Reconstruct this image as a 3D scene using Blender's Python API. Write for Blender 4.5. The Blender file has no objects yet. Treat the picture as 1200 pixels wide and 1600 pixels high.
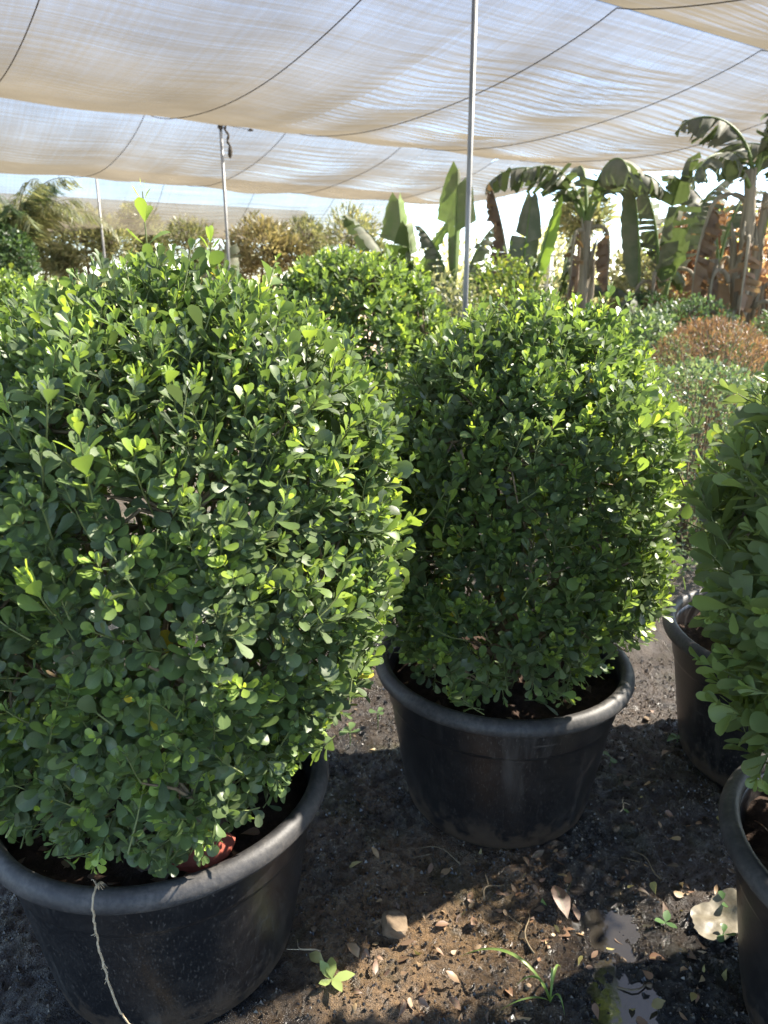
import bpy, math, random
import numpy as np
from mathutils import Vector, Matrix

random.seed(7)
RNG = np.random.default_rng(7)
SC = bpy.context.scene
COL = SC.collection
R = math.radians

# ------------------------------------------------------------------ camera
CAM_H, PITCH = 1.3, 17.3
cam_data = bpy.data.cameras.new('camera')
cam = bpy.data.objects.new('camera', cam_data)
COL.objects.link(cam)
cam.location = (0, 0, CAM_H)
cam.rotation_euler = (R(90 - PITCH), 0, 0)
cam_data.sensor_fit = 'VERTICAL'
cam_data.sensor_height = 34.6
cam_data.lens = 1150 / 1600 * 34.6
cam_data.clip_start, cam_data.clip_end = 0.05, 2000
cam_data.dof.use_dof = True
cam_data.dof.focus_distance = 1.25
cam_data.dof.aperture_fstop = 6.5
SC.camera = cam

# ------------------------------------------------------------------ sky, sun, exposure
SUN_EL, SUN_AZ = 42.0, 22.0          # azimuth measured from +X towards +Y
world = bpy.data.worlds.new('World')
SC.world = world
world.use_nodes = True
wn = world.node_tree
bg = wn.nodes['Background']
sky = wn.nodes.new('ShaderNodeTexSky')
sky.sky_type = 'NISHITA'
sky.sun_disc = False
sky.sun_elevation = R(SUN_EL)
sky.sun_rotation = R(90 - SUN_AZ)
sky.dust_density = 0.3
sky.air_density = 0.75
wn.links.new(sky.outputs[0], bg.inputs[0])
bg.inputs[1].default_value = 0.052
sd = bpy.data.lights.new('sun', 'SUN')
sun = bpy.data.objects.new('sun', sd)
COL.objects.link(sun)
sd.energy = 5.0
sd.angle = R(0.8)
sd.color = (1.0, 0.92, 0.80)
sv = Vector((math.cos(R(SUN_EL)) * math.cos(R(SUN_AZ)), math.cos(R(SUN_EL)) * math.sin(R(SUN_AZ)), math.sin(R(SUN_EL))))
sun.rotation_euler = sv.to_track_quat('Z', 'Y').to_euler()
vs = SC.view_settings
vs.view_transform = 'Standard'
vs.look = 'None'
vs.gamma = 1
vs.use_curve_mapping = False
vs.exposure = 3.4
cy = SC.cycles
cy.use_denoising = True
cy.max_bounces = 10
cy.diffuse_bounces = 5
cy.transmission_bounces = 6
cy.transparent_max_bounces = 16
cy.sample_clamp_indirect = 6

# ------------------------------------------------------------------ small tools
def norm(a):
    return a / np.maximum(np.linalg.norm(a, axis=-1, keepdims=True), 1e-9)

def _hash(ix, iy, seed):
    n = (ix * 374761393 + iy * 668265263 + seed * 974634777) & 0xFFFFFFFF
    n = ((n ^ (n >> 13)) * 1274126177) & 0xFFFFFFFF
    return ((n ^ (n >> 16)) & 0xFFFF) / 65535.0

def vnoise(x, y, seed=0):
    x = np.asarray(x, float); y = np.asarray(y, float)
    ix = np.floor(x).astype(np.int64); iy = np.floor(y).astype(np.int64)
    fx = x - ix; fy = y - iy
    fx = fx * fx * (3 - 2 * fx); fy = fy * fy * (3 - 2 * fy)
    a = _hash(ix, iy, seed); b = _hash(ix + 1, iy, seed)
    c = _hash(ix, iy + 1, seed); d = _hash(ix + 1, iy + 1, seed)
    return (a * (1 - fx) + b * fx) * (1 - fy) + (c * (1 - fx) + d * fx) * fy - 0.5

def make_mesh(name, V, tris=None, quads=None, mats=(), attrs=None, midx=None, smooth=True):
    me = bpy.data.meshes.new(name)
    V = np.asarray(V, np.float32)
    tris = np.zeros((0, 3), np.int32) if tris is None or len(tris) == 0 else np.asarray(tris, np.int32)
    quads = np.zeros((0, 4), np.int32) if quads is None or len(quads) == 0 else np.asarray(quads, np.int32)
    me.vertices.add(len(V)); me.vertices.foreach_set('co', V.ravel())
    loops = np.concatenate([tris.ravel(), quads.ravel()])
    me.loops.add(len(loops)); me.loops.foreach_set('vertex_index', loops)
    nt, nq = len(tris), len(quads)
    st = np.concatenate([np.arange(nt) * 3, nt * 3 + np.arange(nq) * 4]).astype(np.int32)
    me.polygons.add(nt + nq); me.polygons.foreach_set('loop_start', st)
    for m in mats:
        me.materials.append(m)
    if midx is not None:
        me.polygons.foreach_set('material_index', np.asarray(midx, np.int32))
    me.polygons.foreach_set('use_smooth', np.full(nt + nq, smooth, bool))
    for k, v in (attrs or {}).items():
        at = me.attributes.new(k, 'FLOAT', 'POINT')
        at.data.foreach_set('value', np.asarray(v, np.float32))
    me.update(calc_edges=True)
    return me

def link(name, me, parent=None, loc=None):
    o = bpy.data.objects.new(name, me)
    COL.objects.link(o)
    if parent is not None:
        o.parent = parent
    if loc is not None:
        o.location = loc
    return o

def tag(o, label=None, cat=None, group=None, kind=None):
    if label: o['label'] = label
    if cat: o['category'] = cat
    if group: o['group'] = group
    if kind: o['kind'] = kind
    return o

def empty(name, loc, label=None, cat=None, group=None, rz=0):
    o = bpy.data.objects.new(name, None)
    COL.objects.link(o)
    o.location = loc
    o.rotation_euler = (0, 0, rz)
    o.empty_display_size = 0.1
    return tag(o, label, cat, group)

class Geo:
    """collects quads and triangles in numpy and builds one mesh"""
    def __init__(s):
        s.V = []; s.T = []; s.Q = []; s.mt = []; s.mq = []; s.A = {}; s.n = 0
    def add(s, V, tris=None, quads=None, mat=0, **at):
        V = np.asarray(V, float)
        s.V.append(V)
        if tris is not None and len(tris):
            s.T.append(np.asarray(tris) + s.n); s.mt.append(np.full(len(tris), mat))
        if quads is not None and len(quads):
            s.Q.append(np.asarray(quads) + s.n); s.mq.append(np.full(len(quads), mat))
        for k, v in at.items():
            s.A.setdefault(k, []).append((s.n, np.broadcast_to(np.asarray(v, float), (len(V),))))
        s.n += len(V)
    def build(s, name, mats, smooth=True):
        V = np.concatenate(s.V)
        T = np.concatenate(s.T) if s.T else None
        Q = np.concatenate(s.Q) if s.Q else None
        mi = np.concatenate(s.mt + s.mq) if (s.mt or s.mq) else None
        at = {}
        for k, lst in s.A.items():
            a = np.zeros(len(V))
            for st, v in lst:
                a[st:st + len(v)] = v
            at[k] = a
        return make_mesh(name, V, T, Q, mats, at, mi, smooth)

def tube_path(g, pts, rad, n=6, mat=0, cap=True, **at):
    pts = np.asarray(pts, float); m = len(pts)
    rad = np.broadcast_to(np.asarray(rad, float), (m,))
    tg = norm(np.gradient(pts, axis=0))
    ref = np.array([0.0, 0.0, 1.0]) if abs(tg[:, 2]).mean() < 0.8 else np.array([1.0, 0.0, 0.0])
    u = norm(np.cross(tg, ref)); w = np.cross(tg, u)
    ang = np.arange(n) * 2 * math.pi / n
    V = pts[:, None, :] + rad[:, None, None] * (np.cos(ang)[None, :, None] * u[:, None, :] + np.sin(ang)[None, :, None] * w[:, None, :])
    V = V.reshape(-1, 3)
    i = np.arange(m - 1)[:, None] * n; j = np.arange(n)[None, :]
    Q = np.stack([i + j, i + (j + 1) % n, i + n + (j + 1) % n, i + n + j], -1).reshape(-1, 4)
    T = []
    if cap:
        V = np.vstack([V, pts[:1], pts[-1:]])
        a, b = m * n, m * n + 1
        for k in range(n):
            T.append((a, (k + 1) % n, k)); T.append((b, (m - 1) * n + k, (m - 1) * n + (k + 1) % n))
    g.add(V, T, Q, mat, **at)

def tubes(g, P0, P1, r0, r1, mat=0, n=3, **at):
    """many straight thin tapered sticks at once"""
    N = len(P0)
    if N == 0: return
    d = norm(P1 - P0)
    ref = np.where(np.abs(d[:, 2:3]) > 0.85, np.array([[1.0, 0, 0]]), np.array([[0, 0, 1.0]]))
    u = norm(np.cross(d, ref)); w = np.cross(d, u)
    ang = np.arange(n) * 2 * math.pi / n
    ring = np.cos(ang)[None, :, None] * u[:, None] + np.sin(ang)[None, :, None] * w[:, None]
    r0 = np.broadcast_to(r0, (N,)); r1 = np.broadcast_to(r1, (N,))
    V = np.concatenate([P0[:, None] + ring * r0[:, None, None], P1[:, None] + ring * r1[:, None, None]], 1).reshape(-1, 3)
    o = np.arange(N)[:, None] * 2 * n; k = np.arange(n)[None]
    Q = np.stack([o + k, o + (k + 1) % n, o + n + (k + 1) % n, o + n + k], -1).reshape(-1, 4)
    g.add(V, None, Q, mat, **at)

# ------------------------------------------------------------------ materials
class NT:
    def __init__(s, name):
        s.m = bpy.data.materials.new(name); s.m.use_nodes = True
        s.t = s.m.node_tree; s.t.nodes.clear()
        s.out = s.n('ShaderNodeOutputMaterial')
    def n(s, typ, **kw):
        nd = s.t.nodes.new(typ)
        for k, v in kw.items():
            setattr(nd, k, v)
        return nd
    def l(s, a, b):
        s.t.links.new(a, b)
    def noise(s, vec, scale, detail=3, rough=0.55):
        nd = s.n('ShaderNodeTexNoise')
        nd.inputs['Scale'].default_value = scale; nd.inputs['Detail'].default_value = detail
        nd.inputs['Roughness'].default_value = rough
        if vec is not None: s.l(vec, nd.inputs['Vector'])
        return nd.outputs['Fac']
    def ramp(s, fac, stops):
        nd = s.n('ShaderNodeValToRGB')
        el = nd.color_ramp.elements
        while len(el) < len(stops): el.new(0.5)
        for e, (p, c) in zip(el, stops):
            e.position = p
            e.color = (*c, 1) if isinstance(c, (tuple, list)) else (c, c, c, 1)
        s.l(fac, nd.inputs[0]); return nd.outputs[0]
    def mix(s, fac, a, b, typ='MIX'):
        nd = s.n('ShaderNodeMix', data_type='RGBA', blend_type=typ)
        for sock, v in ((nd.inputs[0], fac), (nd.inputs[6], a), (nd.inputs[7], b)):
            if isinstance(v, (int, float)): sock.default_value = v
            elif isinstance(v, tuple): sock.default_value = (*v, 1)
            else: s.l(v, sock)
        return nd.outputs[2]
    def math(s, op, a, b=0.5, clamp=False):
        nd = s.n('ShaderNodeMath', operation=op, use_clamp=clamp)
        for sock, v in ((nd.inputs[0], a), (nd.inputs[1], b)):
            if isinstance(v, (int, float)): sock.default_value = v
            else: s.l(v, sock)
        return nd.outputs[0]
    def bsdf(s, color, rough=0.5, spec=0.5, bump=None, bump_d=0.01, bump_s=0.5, metal=0.0):
        b = s.n('ShaderNodeBsdfPrincipled')
        for sock, v in ((b.inputs['Base Color'], color), (b.inputs['Roughness'], rough)):
            if isinstance(v, (int, float)): sock.default_value = v
            elif isinstance(v, tuple): sock.default_value = (*v, 1)
            else: s.l(v, sock)
        b.inputs['Specular IOR Level'].default_value = spec
        b.inputs['Metallic'].default_value = metal
        if bump is not None:
            bp = s.n('ShaderNodeBump'); bp.inputs['Distance'].default_value = bump_d; bp.inputs['Strength'].default_value = bump_s
            s.l(bump, bp.inputs['Height']); s.l(bp.outputs[0], b.inputs['Normal'])
        return b.outputs[0]
    def done(s, sh):
        s.l(sh, s.out.inputs['Surface']); return s.m

def simple(name, c1, c2, scale=20, rough=0.7, bump=0.3, bd=0.004, spec=0.4, stretch=None, metal=0.0):
    t = NT(name)
    tc = t.n('ShaderNodeTexCoord').outputs['Object']
    if stretch:
        mp = t.n('ShaderNodeMapping'); mp.inputs['Scale'].default_value = stretch; t.l(tc, mp.inputs[0]); tc = mp.outputs[0]
    f = t.noise(tc, scale, 4, 0.6)
    col = t.ramp(f, [(0.3, c1), (0.7, c2)])
    return t.done(t.bsdf(col, rough, spec, f, bd, bump, metal))

def leaf_mat(name, stops, dust=(0.22, 0.23, 0.17), dust_amt=0.42, trans=0.38, rough=0.34, back=(0.14, 0.2, 0.08), rib=True, spec=0.45):
    """stops: colour by the 'tint' of the leaf (its age: old and dark to young and yellow)"""
    t = NT(name)
    tint = t.n('ShaderNodeAttribute', attribute_name='tint').outputs['Fac']
    pos = t.n('ShaderNodeNewGeometry')
    col = t.ramp(tint, stops)
    f1 = t.noise(pos.outputs['Position'], 9, 2)
    f2 = t.noise(pos.outputs['Position'], 140, 3, 0.7)
    d = t.math('MULTIPLY', t.ramp(f1, [(0.35, 0.25), (0.65, 1.0)]), t.ramp(f2, [(0.3, 0.35), (0.7, 1.0)]))
    young = t.ramp(tint, [(0.45, 1.0), (0.85, 0.12)])
    d = t.math('MULTIPLY', t.math('MULTIPLY', d, dust_amt), young)
    colt = t.mix(d, col, dust)
    if rib:
        ac = t.n('ShaderNodeAttribute', attribute_name='across').outputs['Fac']
        al = t.n('ShaderNodeAttribute', attribute_name='along').outputs['Fac']
        vein = t.math('SINE', t.math('ADD', t.math('MULTIPLY', al, 62.0), t.math('MULTIPLY', ac, -9.0)))
        colt = t.mix(t.math('MULTIPLY', t.ramp(vein, [(0.55, 0.0), (1.0, 0.16)]), 1.0), colt, (0.2, 0.28, 0.1))
        colt = t.mix(t.ramp(ac, [(0.0, 0.45), (0.1, 0.0)]), colt, (0.2, 0.28, 0.09))
        spot = t.math('MULTIPLY', t.ramp(t.noise(pos.outputs['Position'], 55, 2), [(0.66, 0.0), (0.74, 0.7)]), t.ramp(t.noise(pos.outputs['Position'], 6, 1), [(0.5, 0.0), (0.62, 1.0)]))
        colt = t.mix(spot, colt, (0.16, 0.12, 0.055))
    colb = t.mix(0.5, col, back)
    c = t.mix(pos.outputs['Backfacing'], colt, colb)
    p = t.bsdf(c, t.math('ADD', rough, t.math('MULTIPLY', d, 0.35)), spec, f2, 0.001, 0.15)
    tr = t.n('ShaderNodeBsdfTranslucent')
    t.l(t.mix(0.55, t.mix(1.0, col, (2.6, 2.4, 0.9), 'MULTIPLY'), col), tr.inputs[0])
    mx = t.n('ShaderNodeMixShader'); mx.inputs[0].default_value = trans
    t.l(p, mx.inputs[1]); t.l(tr.outputs[0], mx.inputs[2])
    return t.done(mx.outputs[0])

BOX = [(0.0, (0.046, 0.066, 0.034)), (0.35, (0.083, 0.132, 0.050)), (0.6, (0.140, 0.222, 0.055)), (0.82, (0.29, 0.41, 0.07)), (1.0, (0.5, 0.4, 0.04))]
M_leaf = leaf_mat('boxwood_leaf', BOX)
M_leaf_big = leaf_mat('broad_glossy_leaf', [(0.0, (0.07, 0.095, 0.046)), (0.4, (0.12, 0.17, 0.065)), (0.7, (0.18, 0.25, 0.075)), (1.0, (0.27, 0.37, 0.08))], dust_amt=0.4, rough=0.4)
M_leaf_yel = leaf_mat('yellow_green_leaf', [(0.0, (0.05, 0.085, 0.02)), (0.5, (0.12, 0.19, 0.035)), (1.0, (0.3, 0.32, 0.06))], dust_amt=0.25, rib=False)
M_leaf_grey = leaf_mat('grey_green_leaf', [(0.0, (0.03, 0.06, 0.03)), (0.5, (0.09, 0.15, 0.07)), (1.0, (0.24, 0.30, 0.19))], dust_amt=0.45, rib=False)
M_leaf_deep = leaf_mat('deep_green_leaf', [(0.0, (0.015, 0.035, 0.018)), (0.5, (0.04, 0.085, 0.035)), (1.0, (0.09, 0.15, 0.06))], dust_amt=0.3, rib=False)
M_leaf_olive = leaf_mat('olive_tan_leaf', [(0.0, (0.09, 0.115, 0.065)), (0.5, (0.19, 0.205, 0.125)), (1.0, (0.31, 0.30, 0.20))], dust_amt=0.3, trans=0.42, rib=False)
M_leaf_dry = leaf_mat('dry_brown_leaf', [(0.0, (0.085, 0.05, 0.034)), (0.5, (0.17, 0.10, 0.068)), (1.0, (0.28, 0.18, 0.12))], dust=(0.3, 0.22, 0.15), dust_amt=0.3, rib=False, back=(0.25, 0.14, 0.07))
M_banana = leaf_mat('banana_leaf', [(0.0, (0.045, 0.062, 0.04)), (0.5, (0.075, 0.11, 0.055)), (0.75, (0.13, 0.21, 0.05)), (1.0, (0.2, 0.32, 0.05))], dust=(0.24, 0.22, 0.17), dust_amt=0.95, trans=0.25, rough=0.5, rib=False)
M_banana_dry = leaf_mat('dry_banana_leaf', [(0.0, (0.09, 0.06, 0.04)), (0.5, (0.20, 0.13, 0.085)), (1.0, (0.33, 0.23, 0.15))], dust=(0.3, 0.25, 0.2), dust_amt=0.4, trans=0.25, rough=0.8, rib=False, back=(0.25, 0.17, 0.1))
M_twig = simple('twig_bark', (0.10, 0.075, 0.045), (0.22, 0.17, 0.10), 60, 0.85)
M_greentwig = simple('green_twig', (0.10, 0.13, 0.04), (0.18, 0.2, 0.07), 60, 0.6)
M_bark = simple('bark', (0.07, 0.05, 0.035), (0.19, 0.15, 0.11), 14, 0.9, 0.6, 0.02, 0.3, (1, 1, 0.25))
M_palebark = simple('pale_fibrous_stem', (0.16, 0.14, 0.10), (0.36, 0.31, 0.23), 9, 0.85, 0.6, 0.02, 0.3, (4, 4, 0.3))
M_pole = simple('galvanised_pipe', (0.16, 0.165, 0.17), (0.30, 0.30, 0.29), 18, 0.5, 0.1, 0.002, 0.5, (3, 3, 0.4), 0.35)
M_rope = simple('dark_rope', (0.05, 0.043, 0.036), (0.11, 0.098, 0.082), 80, 0.9)
M_stone = simple('pale_stone', (0.10, 0.07, 0.042), (0.2, 0.145, 0.092), 30, 0.85, 0.7, 0.006)
M_brick = simple('red_brick', (0.16, 0.035, 0.02), (0.3, 0.075, 0.045), 30, 0.9, 0.7, 0.005)
M_string = simple('pale_twine', (0.30, 0.23, 0.14), (0.5, 0.41, 0.28), 120, 0.9)
M_plastic_scrap = simple('cream_plastic_film', (0.13, 0.11, 0.075), (0.25, 0.225, 0.17), 30, 0.45, 0.5, 0.004)
M_potsoil = simple('potting_soil', (0.018, 0.012, 0.009), (0.058, 0.036, 0.025), 38, 0.95, 1.0, 0.012, 0.2)
M_grass = leaf_mat('grass_blade', [(0.0, (0.08, 0.16, 0.03)), (1.0, (0.24, 0.36, 0.07))], dust_amt=0.1, rib=False)
M_seed = leaf_mat('seedling_leaf', [(0.0, (0.06, 0.14, 0.05)), (1.0, (0.30, 0.38, 0.13))], dust_amt=0.1, rib=False)

def pot_plastic():
    t = NT('black_pot_plastic')
    tc = t.n('ShaderNodeTexCoord').outputs['Object']
    mp = t.n('ShaderNodeMapping'); mp.inputs['Scale'].default_value = (1, 1, 0.35); mp.inputs['Rotation'].default_value = (0.25, 0.2, 0)
    t.l(tc, mp.inputs[0])
    f = t.noise(mp.outputs[0], 240, 3, 0.6)
    fl = t.noise(tc, 3.5, 4, 0.6)
    fm = t.noise(tc, 22, 4, 0.65)
    specks = t.math('MULTIPLY', t.ramp(f, [(0.57, 0.0), (0.68, 1.0)]), t.ramp(fl, [(0.35, 0.2), (0.62, 0.9)]))
    film = t.math('MULTIPLY', t.ramp(fm, [(0.42, 0.0), (0.8, 0.12)]), t.ramp(fl, [(0.35, 0.3), (0.7, 1.0)]))
    mq = t.n('ShaderNodeMapping'); mq.inputs['Scale'].default_value = (16, 16, 1.6); t.l(tc, mq.inputs[0])
    runs = t.math('MULTIPLY', t.ramp(t.noise(mq.outputs[0], 1.0, 4, 0.6), [(0.54, 0.0), (0.70, 0.22)]), t.ramp(fl, [(0.4, 0.2), (0.6, 1.0)]))
    ms = t.n('ShaderNodeMapping'); ms.inputs['Scale'].default_value = (5, 5, 90); ms.inputs['Rotation'].default_value = (0.3, -0.2, 0); t.l(tc, ms.inputs[0])
    scuff = t.math('MULTIPLY', t.ramp(t.noise(ms.outputs[0], 1.0, 3, 0.6), [(0.64, 0.0), (0.70, 0.3)]), t.ramp(fl, [(0.5, 0.0), (0.62, 1.0)]))
    film = t.math('MAXIMUM', film, t.math('MAXIMUM', runs, scuff))
    d = t.math('MAXIMUM', t.math('MULTIPLY', specks, 0.34), film)
    col = t.mix(d, (0.009, 0.009, 0.010), (0.22, 0.20, 0.175))
    sx = t.n('ShaderNodeSeparateXYZ'); t.l(tc, sx.inputs[0])
    mr = t.n('ShaderNodeMapRange'); mr.inputs['From Min'].default_value = 0.13; mr.inputs['From Max'].default_value = 0.0
    t.l(sx.outputs[2], mr.inputs['Value'])
    mud = t.math('MULTIPLY', t.ramp(t.math('ADD', t.math('MULTIPLY', fm, 0.8), t.math('MULTIPLY', mr.outputs[0], 0.28)), [(0.48, 0.0), (0.58, 0.9)]), mr.outputs[0])
    col = t.mix(mud, col, (0.085, 0.06, 0.04))
    return t.done(t.bsdf(col, t.math('ADD', 0.36, t.math('MULTIPLY', d, 0.9)), 0.5, fm, 0.002, 0.25))
def rim_plastic():
    t = NT('worn_rim_plastic')
    tc = t.n('ShaderNodeTexCoord').outputs['Object']
    f = t.noise(tc, 9, 5, 0.65); f2 = t.noise(tc, 120, 3, 0.6)
    d = t.math('MULTIPLY', t.ramp(f, [(0.38, 0.06), (0.72, 0.62)]), t.ramp(f2, [(0.3, 0.3), (0.7, 1.0)]))
    col = t.mix(d, (0.018, 0.018, 0.02), (0.17, 0.155, 0.135))
    return t.done(t.bsdf(col, 0.55, 0.45, f2, 0.002, 0.25))
M_pot, M_rim = pot_plastic(), rim_plastic()

def net_mat():
    t = NT('woven_shade_net')
    au = t.n('ShaderNodeAttribute', attribute_name='uu').outputs['Fac']
    av = t.n('ShaderNodeAttribute', attribute_name='vv').outputs['Fac']
    def wave(x, period, amp):
        return t.math('MULTIPLY', t.math('SINE', t.math('MULTIPLY', x, 2 * math.pi / period)), amp)
    comb = t.n('ShaderNodeCombineXYZ'); t.l(au, comb.inputs[0]); t.l(av, comb.inputs[1])
    def sn(su, sv_, detail=3):
        mp = t.n('ShaderNodeMapping'); mp.inputs['Scale'].default_value = (su, sv_, 1); t.l(comb.outputs[0], mp.inputs[0])
        return t.noise(mp.outputs[0], 1.0, detail, 0.6)
    ribs = sn(26, 0.5); threads = sn(0.6, 22); patch = sn(0.7, 0.7, 4)
    dens = t.math('ADD', t.math('MULTIPLY', t.math('SUBTRACT', ribs, 0.5), 0.36), t.math('MULTIPLY', t.math('SUBTRACT', threads, 0.5), 0.18))
    dens = t.math('ADD', dens, t.math('MULTIPLY', t.math('SUBTRACT', patch, 0.5), 0.25))
    dens = t.math('ADD', dens, t.math('ADD', wave(au, 0.042, 0.022), wave(av, 0.055, 0.010)))
    hole = t.math('ADD', 0.535, dens)
    hole = t.math('MINIMUM', t.math('MAXIMUM', hole, 0.40), 0.92)
    # threads have thickness: the weave closes up when looked through at a slant
    ge = t.n('ShaderNodeNewGeometry'); dp = t.n('ShaderNodeVectorMath', operation='DOT_PRODUCT')
    t.l(ge.outputs['True Normal'], dp.inputs[0]); t.l(ge.outputs['Incoming'], dp.inputs[1])
    cs = t.math('MAXIMUM', t.math('ABSOLUTE', dp.outputs['Value'], 0), 0.08)
    hole = t.math('POWER', hole, t.math('DIVIDE', 1.12, cs))
    col = t.ramp(patch, [(0.3, (0.098, 0.086, 0.065)), (0.7, (0.142, 0.127, 0.099))])
    df = t.n('ShaderNodeBsdfDiffuse'); t.l(col, df.inputs[0])
    tl = t.n('ShaderNodeBsdfTranslucent'); t.l(col, tl.inputs[0])
    m1 = t.n('ShaderNodeMixShader'); m1.inputs[0].default_value = 0.32
    t.l(df.outputs[0], m1.inputs[1]); t.l(tl.outputs[0], m1.inputs[2])
    tp = t.n('ShaderNodeBsdfTransparent')
    m2 = t.n('ShaderNodeMixShader'); t.l(hole, m2.inputs[0]); t.l(m1.outputs[0], m2.inputs[1]); t.l(tp.outputs[0], m2.inputs[2])
    return t.done(m2.outputs[0])
M_net = net_mat()

def ground_mat():
    t = NT('wet_dark_soil')
    pos = t.n('ShaderNodeNewGeometry').outputs['Position']
    big = t.noise(pos, 1.7, 5, 0.6); mid = t.noise(pos, 9, 5, 0.65); fine = t.noise(pos, 85, 5, 0.7); grit = t.noise(pos, 320, 3, 0.7)
    c = t.ramp(t.math('ADD', t.math('MULTIPLY', mid, 0.6), t.math('MULTIPLY', fine, 0.4)), [(0.36, (0.010, 0.009, 0.008)), (0.5, (0.026, 0.022, 0.018)), (0.66, (0.075, 0.06, 0.043))])
    c2 = t.mix(t.ramp(big, [(0.44, 0.05), (0.60, 0.8)]), c, (0.075, 0.052, 0.034))
    # brown silty soil between the front pots, lightened to strengthen the sunlit patch
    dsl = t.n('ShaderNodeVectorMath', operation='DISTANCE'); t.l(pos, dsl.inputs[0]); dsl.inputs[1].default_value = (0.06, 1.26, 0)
    silt_sunpatch = t.math('ADD', dsl.outputs['Value'], t.math('MULTIPLY', t.math('SUBTRACT', t.noise(pos, 5, 4), 0.5), 0.7))
    c2 = t.mix(t.math('MULTIPLY', t.ramp(silt_sunpatch, [(0.16, 0.9), (0.40, 0.0)]), t.ramp(fine, [(0.38, 0.35), (0.58, 1.0)])), c2, (0.235, 0.15, 0.078))
    moss = t.mix(t.math('MULTIPLY', t.ramp(t.noise(pos, 4.2, 4), [(0.54, 0.0), (0.66, 0.5)]), 1.0), c2, (0.055, 0.058, 0.022))
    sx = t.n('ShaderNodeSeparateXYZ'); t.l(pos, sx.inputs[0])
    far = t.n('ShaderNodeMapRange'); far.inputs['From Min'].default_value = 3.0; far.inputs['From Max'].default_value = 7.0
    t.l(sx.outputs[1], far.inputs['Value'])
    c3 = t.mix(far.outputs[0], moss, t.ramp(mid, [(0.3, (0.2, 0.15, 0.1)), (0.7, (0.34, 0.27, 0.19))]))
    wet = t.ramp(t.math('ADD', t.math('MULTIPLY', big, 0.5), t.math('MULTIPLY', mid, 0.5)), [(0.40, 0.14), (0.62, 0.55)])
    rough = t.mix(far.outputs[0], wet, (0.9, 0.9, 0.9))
    # soaked margin round the puddle
    ds = t.n('ShaderNodeVectorMath', operation='DISTANCE'); t.l(pos, ds.inputs[0]); ds.inputs[1].default_value = (0.47, 1.12, 0)
    soak = t.math('ADD', ds.outputs['Value'], t.math('MULTIPLY', t.math('SUBTRACT', mid, 0.5), 0.35))
    soak = t.ramp(soak, [(0.10, 0.75), (0.30, 0.0)])
    c3 = t.mix(soak, c3, (0.012, 0.010, 0.009)); rough = t.mix(soak, rough, (0.1, 0.1, 0.1))
    h = t.math('ADD', t.math('MULTIPLY', fine, 1.0), t.math('MULTIPLY', grit, 0.5))
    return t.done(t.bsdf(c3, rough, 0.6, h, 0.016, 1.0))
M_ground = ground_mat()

def water_mat():
    t = NT('puddle_water')
    fr = t.n('ShaderNodeFresnel'); fr.inputs[0].default_value = 1.33
    tp = t.n('ShaderNodeBsdfDiffuse'); tp.inputs[0].default_value = (0.03, 0.026, 0.021, 1)
    gl = t.n('ShaderNodeBsdfGlossy'); gl.inputs['Roughness'].default_value = 0.07
    pos = t.n('ShaderNodeNewGeometry').outputs['Position']
    bp = t.n('ShaderNodeBump'); bp.inputs['Distance'].default_value = 0.001; bp.inputs['Strength'].default_value = 0.4
    t.l(t.noise(pos, 30, 2), bp.inputs['Height']); t.l(bp.outputs[0], gl.inputs['Normal']); t.l(bp.outputs[0], fr.inputs['Normal'])
    f = t.math('ADD', t.math('MULTIPLY', fr.outputs[0], 2.8), 0.05, True)
    m = t.n('ShaderNodeMixShader'); t.l(f, m.inputs[0]); t.l(tp.outputs[0], m.inputs[1]); t.l(gl.outputs[0], m.inputs[2])
    return t.done(m.outputs[0])
M_water = water_mat()

# ------------------------------------------------------------------ ground
PUDDLES = [(0.475, 1.12, 0.075, 0.12), (0.475, 1.24, 0.06, 0.05), (0.46, 1.0, 0.11, 0.07), (0.43, 1.06, 0.05, 0.05)]
def ground_z(x, y):
    x = np.asarray(x, float); y = np.asarray(y, float)
    z = 0.016 * vnoise(x * 5, y * 5, 1) + 0.014 * vnoise(x * 16, y * 16, 2) + 0.012 * vnoise(x * 42, y * 42, 3) + 0.010 * vnoise(x * 90, y * 90, 4)
    for px, py, rx, ry in PUDDLES:
        z = z - 0.013 * np.exp(-((x - px) / rx) ** 2 - ((y - py) / ry) ** 2)
    return z - 0.004
def axis(lo, hi, step, far_lo, far_hi, grow=1.18):
    mid = list(np.arange(lo, hi + step / 2, step)); a = []; b = []
    s = step; v = lo
    while v > far_lo: s *= grow; v -= s; a.append(v)
    s = step; v = hi
    while v < far_hi: s *= grow; v += s; b.append(v)
    return np.array(a[::-1] + mid + b)
def grid_quads(nx, ny):
    i = np.arange(ny - 1)[:, None] * nx; j = np.arange(nx - 1)[None]
    return np.stack([i + j, i + j + 1, i + j + 1 + nx, i + j + nx], -1).reshape(-1, 4)
gx = axis(-0.85, 1.1, 0.006, -500, 500); gy = axis(0.93, 2.2, 0.006, -200, 900)
X, Y = np.meshgrid(gx, gy)
gv = np.stack([X, Y, ground_z(X, Y)], -1).reshape(-1, 3)
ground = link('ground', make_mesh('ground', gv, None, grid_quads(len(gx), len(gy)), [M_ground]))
tag(ground, 'dark wet soil of the nursery yard', kind='structure')
def puddle_sheet():
    n = 48; V = [(0.455, 1.13, -0.0150)]
    for k in range(n):
        a = 2 * math.pi * k / n
        V.append((0.455 + 0.2 * math.cos(a), 1.12 + 0.24 * math.sin(a), -0.0150))
    T = [(0, 1 + k, 1 + (k + 1) % n) for k in range(n)]
    return make_mesh('puddle', V, T, None, [M_water])
tag(link('puddle', puddle_sheet()), 'shallow rain puddle mirroring the bright net', kind='structure')

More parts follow.
